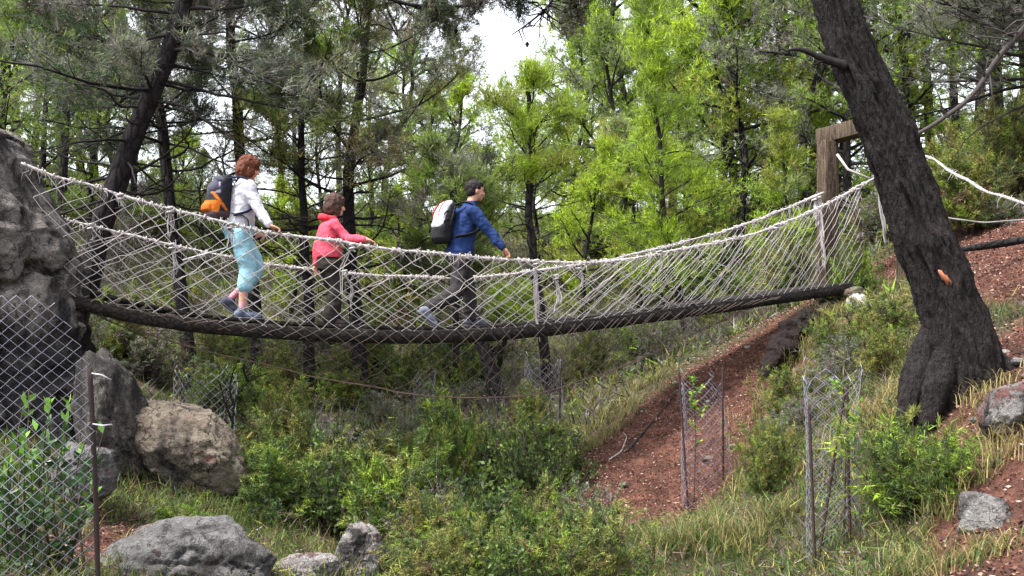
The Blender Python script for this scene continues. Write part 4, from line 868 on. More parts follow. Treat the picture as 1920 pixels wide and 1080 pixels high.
def woman():
    root, loc = person_root("person with auburn hair in white sweater and light blue cropped trousers, last of three", 455, 0.10)
    hp = rope_local(loc, 0.30); hp = hp + [0, 0.005, 0.045]
    b = Blob(); q = head(b, (0.07, 0, 1.60), 0.98, 16)
    b.chain([(0.06, 0, 1.53, 0.05), (0.02, 0, 1.45, 0.052), (0.0, 0, 1.38, 0.06)])
    b.loft([(-0.03, 0, 0.92, 0.10, 0.14), (-0.02, 0, 1.05, 0.085, 0.12), (0.0, 0, 1.2, 0.09, 0.12), (0.0, 0, 1.36, 0.085, 0.14), (0.0, 0, 1.42, 0.05, 0.08)])
    sh, el, wr = np.array([0.03, -0.165, 1.365]), np.array([0.13, -0.25, 1.11]), hp + [-0.085, 0.01, 0.035]
    b.chain([(*sh, 0.042), (*el, 0.036), (*wr, 0.025)]); hand(b, wr, (0.9, -0.12, -0.35), (-0.25, -0.1, -1), 0.98, 0.75)
    sh2, el2, wr2 = np.array([0.02, 0.165, 1.365]), np.array([0.0, 0.24, 1.10]), np.array([0.17, 0.20, 0.93])
    b.chain([(*sh2, 0.042), (*el2, 0.036), (*wr2, 0.025)]); hand(b, wr2, (0.75, -0.2, -0.5), (0, -1, -0.2), 0.98, 1.5)
    kn, an = np.array([0.045, -0.09, 0.50]), np.array([-0.02, -0.085, 0.10]); kn2, an2 = np.array([0.165, 0.09, 0.545]), np.array([-0.10, 0.085, 0.235])
    b.chain([(-0.03, -0.085, 0.9, 0.075), (*kn, 0.052), (0.0, -0.088, 0.34, 0.052), (*an, 0.036)]); b.chain([(-0.03, 0.085, 0.9, 0.075), (*kn2, 0.052), (0.05, 0.088, 0.38, 0.050), (*an2, 0.036)])
    def sock(V, c):
        k = (V[:, 2] < 0.19) & (V[:, 1] < 0); c[k] = (0.55, 0.30, 0.32); k = (V[:, 2] < 0.33) & (V[:, 1] > 0) & (V[:, 0] < 0.0); c[k] = (0.45, 0.16, 0.2); return c
    b.done("body", M['skin'], root, 0.0065, 2, SKIN, colf=skincol(q, 0.98, sock)); eyes(root, q, 0.98)
    h = Blob(); Rn = rotm('Y', 16)      # bobbed auburn hair
    h.ball(q(-0.012, 0, 0.022), (0.118, 0.098, 0.108), Rn); h.ball(q(-0.055, 0, -0.035), (0.085, 0.09, 0.11), Rn); h.ball(q(-0.05, 0, -0.10), (0.062, 0.08, 0.06), Rn)
    for sg in (1, -1): h.ball(q(0.012, sg * 0.062, -0.045), (0.055, 0.032, 0.085), Rn); h.ball(q(0.045, sg * 0.05, 0.04), (0.05, 0.045, 0.05), Rn)
    h.ball(q(0.05, 0, 0.07), (0.055, 0.07, 0.035), Rn)
    h.done("hair", M['hair'], root, 0.008, 3, (0.095, 0.026, 0.011), 0.012, fscale=40)
    t = Blob(); t.loft([(-0.025, 0, 0.965, 0.145, 0.185), (-0.02, 0, 1.03, 0.15, 0.185), (-0.01, 0, 1.12, 0.135, 0.165), (0.0, 0, 1.24, 0.14, 0.17), (0.005, 0, 1.34, 0.13, 0.18), (0.01, 0, 1.405, 0.10, 0.155), (0.015, 0, 1.44, 0.07, 0.09), (0.02, 0, 1.475, 0.062, 0.066)])
    t.chain([(*sh, 0.078), (*((sh + el) / 2), 0.066), (*el, 0.060), (*((el + wr) / 2), 0.054), (*(wr + (el - wr) * 0.12), 0.046)])
    t.chain([(*sh2, 0.078), (*el2, 0.060), (*(wr2 + (el2 - wr2) * 0.1), 0.046)])
    t.done("sweater", M['cloth'], root, 0.010, 4, (0.46, 0.45, 0.50), 0.016)
    w = Blob(); w.loft([(-0.04, 0, 0.84, 0.14, 0.17), (-0.04, 0, 0.93, 0.155, 0.185), (-0.03, 0, 1.03, 0.135, 0.17), (-0.025, 0, 1.06, 0.125, 0.16)])
    w.chain([(-0.035, -0.088, 0.90, 0.115), (0.0, -0.09, 0.72, 0.108), (0.045, -0.09, 0.53, 0.090), (0.03, -0.09, 0.42, 0.092), (0.012, -0.088, 0.355, 0.088)]); w.chain([(-0.03, 0.088, 0.90, 0.115), (0.07, 0.09, 0.73, 0.102), (0.16, 0.09, 0.57, 0.088), (0.115, 0.09, 0.47, 0.092), (0.085, 0.09, 0.425, 0.088)])
    w.done("trousers", M['cloth'], root, 0.011, 4, (0.25, 0.46, 0.56), 0.012, fscale=11)
    shoe(root, (-0.022, -0.085, 0.092), (0.12, -0.095, 0.085), 1.05, (0.09, 0.11, 0.16), (0.16, 0.17, 0.2)); shoe(root, (-0.115, 0.085, 0.20), (0.0, 0.085, 0.10), 1.05, (0.05, 0.055, 0.08), (0.06, 0.06, 0.07))
    # rucksack
    B = loc; P = []
    m = Blob(); m.loft([(-0.24, 0, 1.04, 0.10, 0.12), (-0.255, 0, 1.08, 0.13, 0.145), (-0.255, 0, 1.2, 0.14, 0.15), (-0.23, 0, 1.34, 0.12, 0.14), (-0.19, 0, 1.44, 0.09, 0.125), (-0.165, 0, 1.49, 0.06, 0.10)]); P.append(("main_bag", m, (0.012, 0.012, 0.016), 0.008))
    m = Blob(); m.ball((-0.275, 0, 1.35), (0.085, 0.135, 0.10), rotm('Y', 30)); m.ball((-0.22, 0, 1.43), (0.09, 0.13, 0.055), rotm('Y', 25)); P.append(("lid", m, (0.05, 0.05, 0.075), 0.008))
    m = Blob(); m.loft([(-0.325, 0, 1.10, 0.07, 0.125), (-0.35, 0, 1.13, 0.075, 0.13), (-0.352, 0, 1.17, 0.070, 0.125), (-0.34, 0, 1.20, 0.06, 0.11)]); P.append(("pocket", m, (0.42, 0.10, 0.012), 0.006))
    m = Blob(); m.loft([(-0.30, 0, 1.035, 0.085, 0.125), (-0.305, 0, 1.08, 0.095, 0.14), (-0.30, 0, 1.115, 0.085, 0.14)]); P.append(("base_panel", m, (0.075, 0.05, 0.055), 0.004))
    backpack("orange black and lilac backpack worn by the red haired woman", loc, None, P,
             [([(-0.16, s * 0.09, 1.45), (-0.08, s * 0.115, 1.475), (0.02, s * 0.125, 1.462), (0.10, s * 0.13, 1.40), (0.145, s * 0.13, 1.30), (0.12, s * 0.155, 1.19), (0.02, s * 0.178, 1.11), (-0.12, s * 0.17, 1.07)], (0.02, 0.024, 0.06), 0.028) for s in (1, -1)]
             + [([(-0.14, -0.16, 1.09), (-0.03, -0.20, 1.07), (0.02, -0.21, 1.03), (0.03, -0.212, 0.95), (0.03, -0.208, 0.88)], (0.012, 0.012, 0.02), 0.018)])
    a = to_local(loc, onp(342, 488, -0.12)); c2 = wr2 + unit(np.array([0.75, -0.2, -0.5])) * 0.085 + np.array([0, -0.02, 0])
    d = unit(c2 - a); pole = thing("trekking_pole", "grey trekking pole held level behind the red haired woman", "pole", loc, YAW)
    m = MB(); m.tube(np.array([a, a + (c2 - a) * 0.6]), 0.008, 8, (0.5, 0.5, 0.52)); m.build("shaft", M['wire'], pole)
    m = MB(); m.tube(np.array([a + (c2 - a) * 0.55, c2 - d * 0.05]), 0.011, 8, (0.02, 0.03, 0.10)); m.build("upper_shaft", M['wire'], pole)
    m = MB(); m.tube(np.array([c2 - d * 0.06, c2 - d * 0.02, c2 + d * 0.06, c2 + d * 0.08]), [0.013, 0.016, 0.015, 0.019], 10, (0.012, 0.012, 0.012)); m.build("grip", M['cloth'], pole)
woman()

def girl():
    root, loc = person_root("person, a girl in pink fleece with a brown bob, walking between two adults", 622, 0.13)
    s = 0.88; hp = rope_local(loc, 0.37); hp = hp + [0, 0.005, 0.045]
    b = Blob(); q = head(b, (0.035, 0, 1.305), 0.95, 4)
    b.chain([(0.02, 0, 1.24, 0.045), (0.0, 0, 1.17, 0.046), (-0.01, 0, 1.10, 0.05)])
    b.loft([(-0.03, 0, 0.66, 0.085, 0.115), (-0.03, 0, 0.78, 0.08, 0.105), (-0.03, 0, 0.92, 0.08, 0.105), (-0.02, 0, 1.06, 0.075, 0.115), (-0.015, 0, 1.13, 0.045, 0.07)])
    sh, el, wr = np.array([0.0, -0.135, 1.075]), np.array([0.12, -0.215, 0.915]), hp + [-0.075, 0.012, 0.03]
    b.chain([(*sh, 0.036), (*el, 0.031), (*wr, 0.022)]); hand(b, wr, (0.92, -0.1, -0.35), (-0.25, -0.1, -1), 0.85, 0.6)
    sh2, el2, wr2 = np.array([-0.02, 0.135, 1.075]), np.array([-0.12, 0.175, 0.86]), np.array([-0.135, 0.16, 0.655])
    b.chain([(*sh2, 0.036), (*el2, 0.031), (*wr2, 0.022)]); hand(b, wr2, (0.05, -0.05, -1), (0.3, -1, 0), 0.85, 0.5)
    kn, an = np.array([0.04, -0.075, 0.395]), np.array([-0.05, -0.075, 0.09]); kn2, an2 = np.array([0.03, 0.075, 0.40]), np.array([0.06, 0.075, 0.09])
    for k_, a_, sg in ((kn, an, -1), (kn2, an2, 1)): b.chain([(-0.03, sg * 0.07, 0.66, 0.062), (*k_, 0.043), (*((k_ + a_) / 2), 0.042), (*a_, 0.03)])
    b.done("body", M['skin'], root, 0.0065, 2, SKIN * 1.05, colf=skincol(q, 0.9)); eyes(root, q, 0.95)
    h = Blob(); Rn = rotm('Y', 4)
    h.ball(q(-0.012, 0, 0.025), (0.113, 0.097, 0.102), Rn); h.ball(q(-0.045, 0, -0.035), (0.085, 0.092, 0.10), Rn); h.ball(q(-0.045, 0, -0.085), (0.062, 0.088, 0.055), Rn)
    for sg in (1, -1): h.ball(q(0.015, sg * 0.066, -0.045), (0.052, 0.03, 0.085), Rn)
    h.ball(q(0.06, 0, 0.058), (0.048, 0.075, 0.042), Rn)
    h.done("hair", M['hair'], root, 0.008, 3, (0.055, 0.028, 0.02), 0.010, fscale=40)
    t = Blob(); t.loft([(-0.03, 0, 0.725, 0.135, 0.165), (-0.03, 0, 0.78, 0.14, 0.165), (-0.035, 0, 0.86, 0.13, 0.152), (-0.03, 0, 0.98, 0.125, 0.15), (-0.02, 0, 1.07, 0.112, 0.148), (-0.015, 0, 1.115, 0.085, 0.12), (-0.005, 0, 1.15, 0.062, 0.075), (0.0, 0, 1.185, 0.062, 0.068)])
    t.chain([(*sh, 0.068), (*((sh + el) / 2), 0.060), (*el, 0.054), (*((el + wr) / 2), 0.050), (*(wr + (el - wr) * 0.1), 0.042)]); t.chain([(*sh2, 0.068), (*el2, 0.052), (*(wr2 + (el2 - wr2) * 0.1), 0.042)])
    f = t.done("fleece", M['cloth'], root, 0.010, 4, (0.56, 0.065, 0.105), 0.014)
    hd = Blob(); hd.chain([(-0.075, -0.06, 1.155, 0.034), (-0.11, 0.0, 1.165, 0.042), (-0.075, 0.06, 1.155, 0.034)]); hd.chain([(-0.075, -0.06, 1.155, 0.03), (0.02, -0.075, 1.15, 0.018)]); hd.done("hood", M['cloth'], f, 0.009, 3, (0.56, 0.03, 0.05), 0.006)
    w = Blob(); w.loft([(-0.035, 0, 0.60, 0.12, 0.145), (-0.035, 0, 0.68, 0.13, 0.155), (-0.03, 0, 0.78, 0.115, 0.145)])
    w.chain([(-0.03, -0.075, 0.66, 0.098), (0.04, -0.075, 0.41, 0.080), (0.0, -0.075, 0.24, 0.082), (-0.045, -0.075, 0.085, 0.078)]); w.chain([(-0.03, 0.075, 0.66, 0.098), (0.03, 0.075, 0.41, 0.080), (0.05, 0.075, 0.24, 0.080), (0.055, 0.075, 0.085, 0.076)])
    w.done("trousers", M['cloth'], root, 0.011, 4, (0.022, 0.017, 0.015), 0.02, fscale=11)
    shoe(root, (-0.05, -0.075, 0.08), (0.09, -0.08, 0.075), 0.9, (0.06, 0.045, 0.04)); shoe(root, (0.06, 0.075, 0.08), (0.20, 0.08, 0.075), 0.9, (0.06, 0.045, 0.04))
girl()

def man():
    root, loc = person_root("person, a man in navy blue fleece and dark trousers, striding at the front", 888, 0.12)
    hp = rope_local(loc, 0.27); hp = hp + [0, 0.005, 0.05]
    b = Blob(); q = head(b, (0.02, 0, 1.545), 0.98, 0)
    b.chain([(0.0, 0, 1.47, 0.055), (-0.03, 0, 1.39, 0.058), (-0.06, 0, 1.32, 0.07)])
    b.loft([(-0.16, 0, 0.80, 0.10, 0.14), (-0.15, 0, 0.95, 0.09, 0.13), (-0.12, 0, 1.12, 0.10, 0.14), (-0.09, 0, 1.28, 0.09, 0.155), (-0.07, 0, 1.35, 0.055, 0.09)])
    sh, el, wr = np.array([-0.08, -0.19, 1.275]), np.array([0.09, -0.265, 1.05]), hp + [-0.06, 0.012, 0.07]
    b.chain([(*sh, 0.046), (*el, 0.038), (*wr, 0.027)]); hand(b, wr, (0.55, -0.1, -0.75), (-0.8, -0.15, -0.4), 1.0, 0.8)
    sh2, el2, wr2 = np.array([-0.10, 0.19, 1.275]), np.array([-0.16, 0.25, 1.02]), np.array([-0.02, 0.25, 0.82])
    b.chain([(*sh2, 0.046), (*el2, 0.038), (*wr2, 0.027)]); hand(b, wr2, (0.3, 0, -1), (0.2, -1, 0), 1.0, 0.5)
    kn, an = np.array([-0.23, -0.10, 0.40]), np.array([-0.555, -0.09, 0.20]); kn2, an2 = np.array([-0.02, 0.09, 0.43]), np.array([0.0, 0.085, 0.095])
    b.chain([(-0.15, -0.09, 0.8, 0.075), (*kn, 0.052), (*((kn + an) / 2), 0.05), (*an, 0.036)]); b.chain([(-0.15, 0.09, 0.8, 0.075), (*kn2, 0.052), (*((kn2 + an2) / 2), 0.05), (*an2, 0.036)])
    b.done("body", M['skin'], root, 0.0065, 2, SKIN * 0.86, colf=skincol(q, 0.95)); eyes(root, q, 0.98)
    h = Blob(); h.ball(q(-0.018, 0, 0.028), (0.105, 0.086, 0.092)); h.ball(q(-0.048, 0, -0.02), (0.066, 0.078, 0.072)); h.ball(q(0.04, 0, 0.065), (0.055, 0.066, 0.04))
    h.done("hair", M['hair'], root, 0.007, 3, (0.012, 0.009, 0.009), 0.006, fscale=50)
    t = Blob(); t.loft([(-0.165, 0, 0.79, 0.155, 0.19), (-0.165, 0, 0.84, 0.16, 0.19), (-0.15, 0, 0.95, 0.15, 0.175), (-0.125, 0, 1.1, 0.15, 0.18), (-0.095, 0, 1.22, 0.145, 0.195), (-0.075, 0, 1.30, 0.12, 0.18), (-0.055, 0, 1.35, 0.085, 0.11), (-0.04, 0, 1.385, 0.075, 0.078), (-0.025, 0, 1.425, 0.074, 0.074)])
    t.chain([(*sh, 0.082), (*((sh + el) / 2), 0.070), (*el, 0.064), (*((el + wr) / 2), 0.058), (*(wr + (el - wr) * 0.1), 0.047)]); t.chain([(*sh2, 0.082), (*el2, 0.062), (*(wr2 + (el2 - wr2) * 0.1), 0.047)])
    t.done("fleece", M['cloth'], root, 0.010, 4, (0.009, 0.026, 0.10), 0.016)
    w = Blob(); w.loft([(-0.16, 0, 0.72, 0.13, 0.165), (-0.165, 0, 0.80, 0.14, 0.175), (-0.16, 0, 0.88, 0.13, 0.165)])
    w.chain([(-0.16, -0.088, 0.80, 0.108), (*kn, 0.088), (*((kn + an) / 2), 0.082), (*(an + (kn - an) * 0.06), 0.070)]); w.chain([(-0.15, 0.088, 0.80, 0.108), (*kn2, 0.086), (*((kn2 + an2) / 2), 0.082), (0.0, 0.085, 0.105, 0.074)])
    w.done("trousers", M['cloth'], root, 0.011, 4, (0.026, 0.022, 0.024), 0.02, fscale=11)
    shoe(root, (-0.575, -0.09, 0.175), (-0.44, -0.092, 0.055), 1.08, (0.13, 0.14, 0.19), (0.10, 0.11, 0.14)); shoe(root, (0.0, 0.085, 0.088), (0.14, 0.09, 0.082), 1.08, (0.07, 0.075, 0.1))
    P = []
    m = Blob(); m.loft([(-0.375, 0, 0.93, 0.09, 0.12), (-0.385, 0, 0.98, 0.115, 0.145), (-0.375, 0, 1.1, 0.115, 0.15), (-0.335, 0, 1.24, 0.10, 0.14), (-0.29, 0, 1.35, 0.075, 0.115), (-0.27, 0, 1.39, 0.04, 0.08)]); P.append(("bag", m, (0.010, 0.010, 0.012), 0.008))
    m = Blob(); m.loft([(-0.415, 0, 1.09, 0.07, 0.12), (-0.41, 0, 1.13, 0.085, 0.135), (-0.375, 0, 1.26, 0.085, 0.13), (-0.325, 0, 1.37, 0.07, 0.105), (-0.30, 0, 1.405, 0.045, 0.07)]); P.append(("front_panel", m, (0.42, 0.41, 0.48), 0.012))
    m = Blob()
    for sg in (-1, 1): m.chain([(-0.455, sg * 0.10, 1.22, 0.008), (-0.445, sg * 0.10, 1.28, 0.010), (-0.40, sg * 0.085, 1.36, 0.010), (-0.35, sg * 0.06, 1.40, 0.008)])
    P.append(("red_trim", m, (0.40, 0.03, 0.02), 0.0))
    m = Blob()
    for z_ in (1.16, 1.24): m.chain([(-0.40, -0.142, z_, 0.012), (-0.36, -0.148, z_ + 0.045, 0.012), (-0.33, -0.142, z_ + 0.02, 0.010)])
    m.chain([(-0.33, -0.142, 1.12, 0.012), (-0.29, -0.13, 1.25, 0.012), (-0.26, -0.11, 1.34, 0.01)]); P.append(("side_strap", m, (0.02, 0.02, 0.025), 0.0))
    backpack("black and white backpack with red trim worn by the man in navy fleece", loc, None, P,
             [([(-0.27, s * 0.08, 1.35), (-0.17, s * 0.11, 1.392), (-0.07, s * 0.12, 1.375), (0.025, s * 0.13, 1.30), (0.06, s * 0.15, 1.19), (0.02, s * 0.185, 1.08), (-0.12, s * 0.198, 1.02), (-0.28, s * 0.165, 0.99)], (0.012, 0.012, 0.016), 0.028) for s in (1, -1)])
man()

# ------------------------------------------------------------------ wire mesh: fence and tree guards
WIRE = np.array([0.37, 0.37, 0.45])
def chainlink(mb, surf, w, h, ns, nh, r, rng, cut=None, sides=4):
    for i in range(ns):
        P = []
        for j in range(nh + 1):
            s = (i + ((i + j) & 1)) * w; hh = j * h
            if cut is not None and not cut(s, hh):
                if len(P) > 1: mb.tube(np.array(P), r, sides, WIRE * rng.uniform(0.8, 1.15), cap=False)
                P = []; continue
            P.append(surf(s, hh) + rng.normal(size=3) * w * 0.035)
        if len(P) > 1: mb.tube(np.array(P), r, sides, WIRE * rng.uniform(0.8, 1.15), cap=False)
def left_fence():
    rng = np.random.default_rng(91); Yd = 5.6
    root = thing("chain_link_fence", "sagging chain link fence panel in front of the rock face at the left edge", "fence", at(178, 1130, Yd)); base = np.array(root.location)
    w = 0.031; ax = atx(178, Yd)
    def surf(s, h):
        x = ax - s; y = Yd - 0.12 * sin(s * 3) - 0.25 * s + 0.03 * sin(h * 6 + s * 4); return np.array([x, y, -1.45 + h]) - base
    def cut(s, h):
        px = 178 - s * F / Yd; topz = np.interp(px, [-300, 0, 60, 120, 150, 172, 178], [545, 548, 552, 560, 610, 680, 700]); return (-1.45 + h) < (HZ - topz) * Yd / F
    mb = MB(); chainlink(mb, surf, w, 0.031, 34, 60, 0.0019, rng, cut); mb.build("wire_mesh", M['wire'], root)
    mb = MB(); P = np.array([at(186, 1200, Yd), at(180, 950, Yd), at(174, 800, Yd), at(168, 690, Yd)]) - base; mb.tube(smooth_path(P, 20), 0.014, 8, (0.035, 0.022, 0.022)); mb.build("post", M['rust'], root)
    for (a, b) in (((172, 700), (208, 712)), ((174, 795), (210, 796))):
        mb = MB(); mb.tube(np.array([at(*a, Yd - .02), at((a[0] + b[0]) / 2, a[1] + 3, Yd - .03), at(*b, Yd)]) - base, 0.004, 5, (0.5, 0.5, 0.55)); mb.build("tie_wire", M['wire'], root)
left_fence()
GW = 0.8
def guard(label, pxc, ytop, Yd, wpx, stakes, seed, cell=0.05, mesh_h=None, sap=True, r=0.0022, grow_leaf=True):
    rng = np.random.default_rng(seed); x0 = atx(pxc, Yd); zb = g1(x0, Yd) - 0.08; root = thing("tree_guard", label, "tree guard", (x0, Yd, zb))
    rad = wpx / 2 * Yd / F; zt = (HZ - ytop) * Yd / F - zb; nS = max(10, int(2 * pi * rad / cell)); nS += nS & 1; w = 2 * pi * rad / nS
    nh = int(zt / (cell * 0.9)); ph = rng.uniform(0, 6)
    def surf(s, h):
        a = s / rad; rr = rad * (1 + 0.32 * max(0, h / zt - 0.55) ** 1.2 + 0.13 * sin(3 * a + ph) + 0.1 * sin(h * 2.6 + ph) + 0.06 * sin(2 * a + h * 4)); lean = 0.03 * sin(h * 1.7 + ph)
        return np.array([rr * cos(a) + lean, rr * sin(a), h])
    jag = rng.uniform(-0.25, 0.05, nS + 2)
    mb = MB(); chainlink(mb, surf, w, cell * 0.9, nS, nh, r, rng, lambda s, h: h < zt + jag[int(round(s / w)) % nS]); mb.col = [c * GW for c in mb.col]; mb.build("wire_mesh", M['wire'], root)
    for (pa, ya, pb, yb) in stakes:
        P = np.array([at(pa, ya, Yd - 0.15), at(pb, yb, Yd - 0.1)]) - [x0, Yd, zb]; m = MB(); n = int(np.linalg.norm(P[1] - P[0]) / 0.02) + 2; t = np.linspace(0, 1, n)[:, None]
        m.tube(P[0] + (P[1] - P[0]) * t, 0.010 * (1 + 0.18 * (np.arange(n) % 2)), 6, (0.04, 0.022, 0.022)); m.build("stake", M['rust'], root)
    return root
guard("tall tree guard of rusty stakes and bent wire mesh beside the large green bush", 1562, 655, 7.9, 96, [(1530,1110,1517,760),(1595,1110,1588,720),(1528,1090,1583,740)], 1, 0.055)
guard("tree guard of wire mesh in front of the bare red slope", 1316, 690, 11.5, 84, [(1291,968,1273,697),(1356,900,1355,688)], 2, 0.055)
guard("wire tree guard with two stakes below the bridge near the slim pine", 1014, 655, 14.6, 66, [(1032,890,1030,690),(1048,880,1051,690)], 3, 0.06, r=0.0026)
guard("wire tree guard behind the big brown boulder", 383, 680, 13.0, 100, [(345,770,343,715),(425,850,422,740)], 4, 0.06, r=0.0026)
guard("small wire tree guard in the far scrub below the girl", 602, 750, 15.5, 44, [(585,830,584,745)], 5, 0.06, r=0.0026)
guard("pale wire tree guard behind the crest of the red slope", 1302, 592, 17.0, 44, [], 6, 0.06, r=0.003)
guard("faint wire tree guard in the scrub below the walking man", 800, 690, 18.0, 40, [(808,790,806,640)], 7, 0.06, r=0.003)

def sapling(label, px, py0, py1, Yd, seed, n=60):
    rng = np.random.default_rng(seed); x0 = atx(px, Yd); z0 = g1(x0, Yd) - 0.05; z1 = (HZ - py1) * Yd / F; st, lf = MB(), MB()
    P = smooth_path(np.array([[0, 0, 0], [0.03, 0.02, (z1 - z0) * 0.5], [0.0, 0, z1 - z0]]), 14); st.tube(P, np.linspace(0.009, 0.003, 14), 5, (0.06, 0.045, 0.035)); TP, TD = [], []
    for k in range(14):
        q = interp_poly(P, rng.uniform(0.45, 1)); d = unit(rng.normal(size=3) + [0, 0, 0.6]); l = rng.uniform(0.08, 0.22); st.tube(np.array([q, q + d * l * 0.5, q + d * l]), [0.004, 0.003, 0.001], 3, (0.06, 0.045, 0.035), cap=False)
        for u in rng.uniform(0.3, 1.0, n // 12): TP.append(q + d * l * u); TD.append(rdir(1, rng)[0])
    leaves(lf, np.array(TP), np.array(TD), 0.045, 0.028, pal(len(TP), (((0.15, 0.30, 0.03), 3), ((0.34, 0.33, 0.04), 1)), rng), rng)
    o = thing("sapling", label, "tree", (x0, Yd, z0)); st.build("stem", M['twig'], o); lf.build("foliage", M['leaf'], o)
sapling("thin sapling with round green leaves inside the tall tree guard", 1580, 1100, 690, 7.9, 5, 130)
sapling("young sapling with yellowish leaves in the tree guard before the red slope", 1300, 960, 705, 11.5, 6, 110)

# ------------------------------------------------------------------ shrubs
def shrub_mesh(seed, kind, spec):
    """about 1 m wide and 1 m high; returns [(part, mesh-builder, material)]"""
    rng = np.random.default_rng(seed); st, lf = MB(), MB(); TP, TD, TC = [], [], []
    K = dict(feather=(60, 0.75, 9), heath=(60, 0.55, 6), leafy=(42, 0.7, 6), dry=(60, 0.6, 4), broom=(70, 1.0, 6))[kind]
    for k in range(K[0]):
        a = rng.uniform(0, 2 * pi); tilt = abs(rng.normal()) * (0.55 if kind != 'broom' else 0.3) ; d = np.array([cos(a) * sin(tilt), sin(a) * sin(tilt), cos(tilt)]); L = rng.uniform(0.45, 1.05) * (1 - 0.22 * min(tilt, 1.4))
        P = limb_curve(np.array([cos(a), sin(a), 0]) * rng.uniform(0, 0.22) * (0.4 + tilt), math.atan2(d[1], d[0]), math.asin(d[2]), L, rng, 7, 0.4 if kind != 'leafy' else 0.1, 0.13)
        sc = (0.07, 0.05, 0.04) if kind != 'dry' else (0.13, 0.11, 0.10); st.tube(P, np.linspace(0.008, 0.002, 7), 3, sc, cap=False)
        c = pal(1, spec, rng)[0]
        for j in range(K[2]):
            t = rng.uniform(0.25, 1); q = interp_poly(P, t); i = min(int(t * 6), 5); dd = unit(unit(P[i+1] - P[i]) * 0.8 + rng.normal(size=3) * 0.55); l = rng.uniform(0.1, 0.26)
            st.tube(np.array([q, q + dd * l * 0.5 + rng.normal(size=3) * 0.008, q + dd * l]), [0.003, 0.002, 0.001], 3, sc, cap=False)
            n = {'feather': 16, 'heath': 12, 'leafy': 9, 'dry': 3, 'broom': 12}[kind]; u = rng.uniform(0.1, 1.05, n)[:, None]
            TP.append(q + dd * l * u); TD.append(unit(dd * 0.7 + rng.normal(size=(n, 3)) * 0.55)); TC.append(np.repeat((0.6 * c + 0.4 * pal(1, spec, rng)[0])[None], n, 0))
    TP, TD, TC = np.concatenate(TP), np.concatenate(TD), np.concatenate(TC)
    if kind == 'leafy': leaves(lf, TP, TD, 0.062, 0.032, TC, rng)
    elif kind == 'dry': spikes(lf, TP, TD, 1, 0.05, 0.010, 0.3, TC, rng)
    else: spikes(lf, TP, TD, 3 if kind != 'heath' else 3, 0.055 if kind != 'broom' else 0.07, 0.0095, 0.45, TC, rng, 0.012)
    return [("stems", st, M['twig']), ("foliage", lf, M['leaf'])]
def make_shrub(seed, kind, spec):
    r = bpy.data.objects.new("shrub", None); C.objects.link(r)
    for nm, b, m in shrub_mesh(seed, kind, spec): b.build(nm, m, r)
    return r
SG = (0.085, 0.14, 0.03); SD = (0.03, 0.05, 0.02); G1 = ((BGR, 2), (SG, 4), (SD, 2), (OLV, 1)); G2 = ((GRY, 3), (SG, 2), (DEAD, 2), (BRN, 1)); G3 = ((SD, 4), (SG, 3), (GRN, 1)); G4 = ((OLV, 3), (SG, 3), (BGR, 1), (SD, 1), (BRN, 2)); G5 = ((DEAD, 3), (GRY, 3), (BRN, 2))
KIND = {'green': [make_shrub(1, 'feather', G1), make_shrub(2, 'feather', G1)], 'grey': [make_shrub(3, 'heath', G2), make_shrub(4, 'heath', G2)], 'leafy': [make_shrub(5, 'leafy', G3), make_shrub(6, 'leafy', G3)],
        'olive': [make_shrub(7, 'feather', G4), make_shrub(8, 'broom', G4)], 'dry': [make_shrub(9, 'dry', G5), make_shrub(10, 'dry', G5)], 'broom': [make_shrub(11, 'broom', G1)]}
kused = {}
def put(kind, x, y, w, h, label, group=None, sink=0.05, name="shrub"):
    v = KIND[kind]; k = int(R.integers(len(v))); key = (kind, k)
    o = copy_tree(v[k]) if key in kused else v[k]; kused[key] = 1
    o.location = (float(x), float(y), g1(x, y) - sink); o.scale = (w, w * R.uniform(0.85, 1.15), h); o.rotation_euler = (R.normal() * 0.06, R.normal() * 0.06, R.uniform(0, 6.28)); o.name = name
    return tag(o, label, "bush", group)
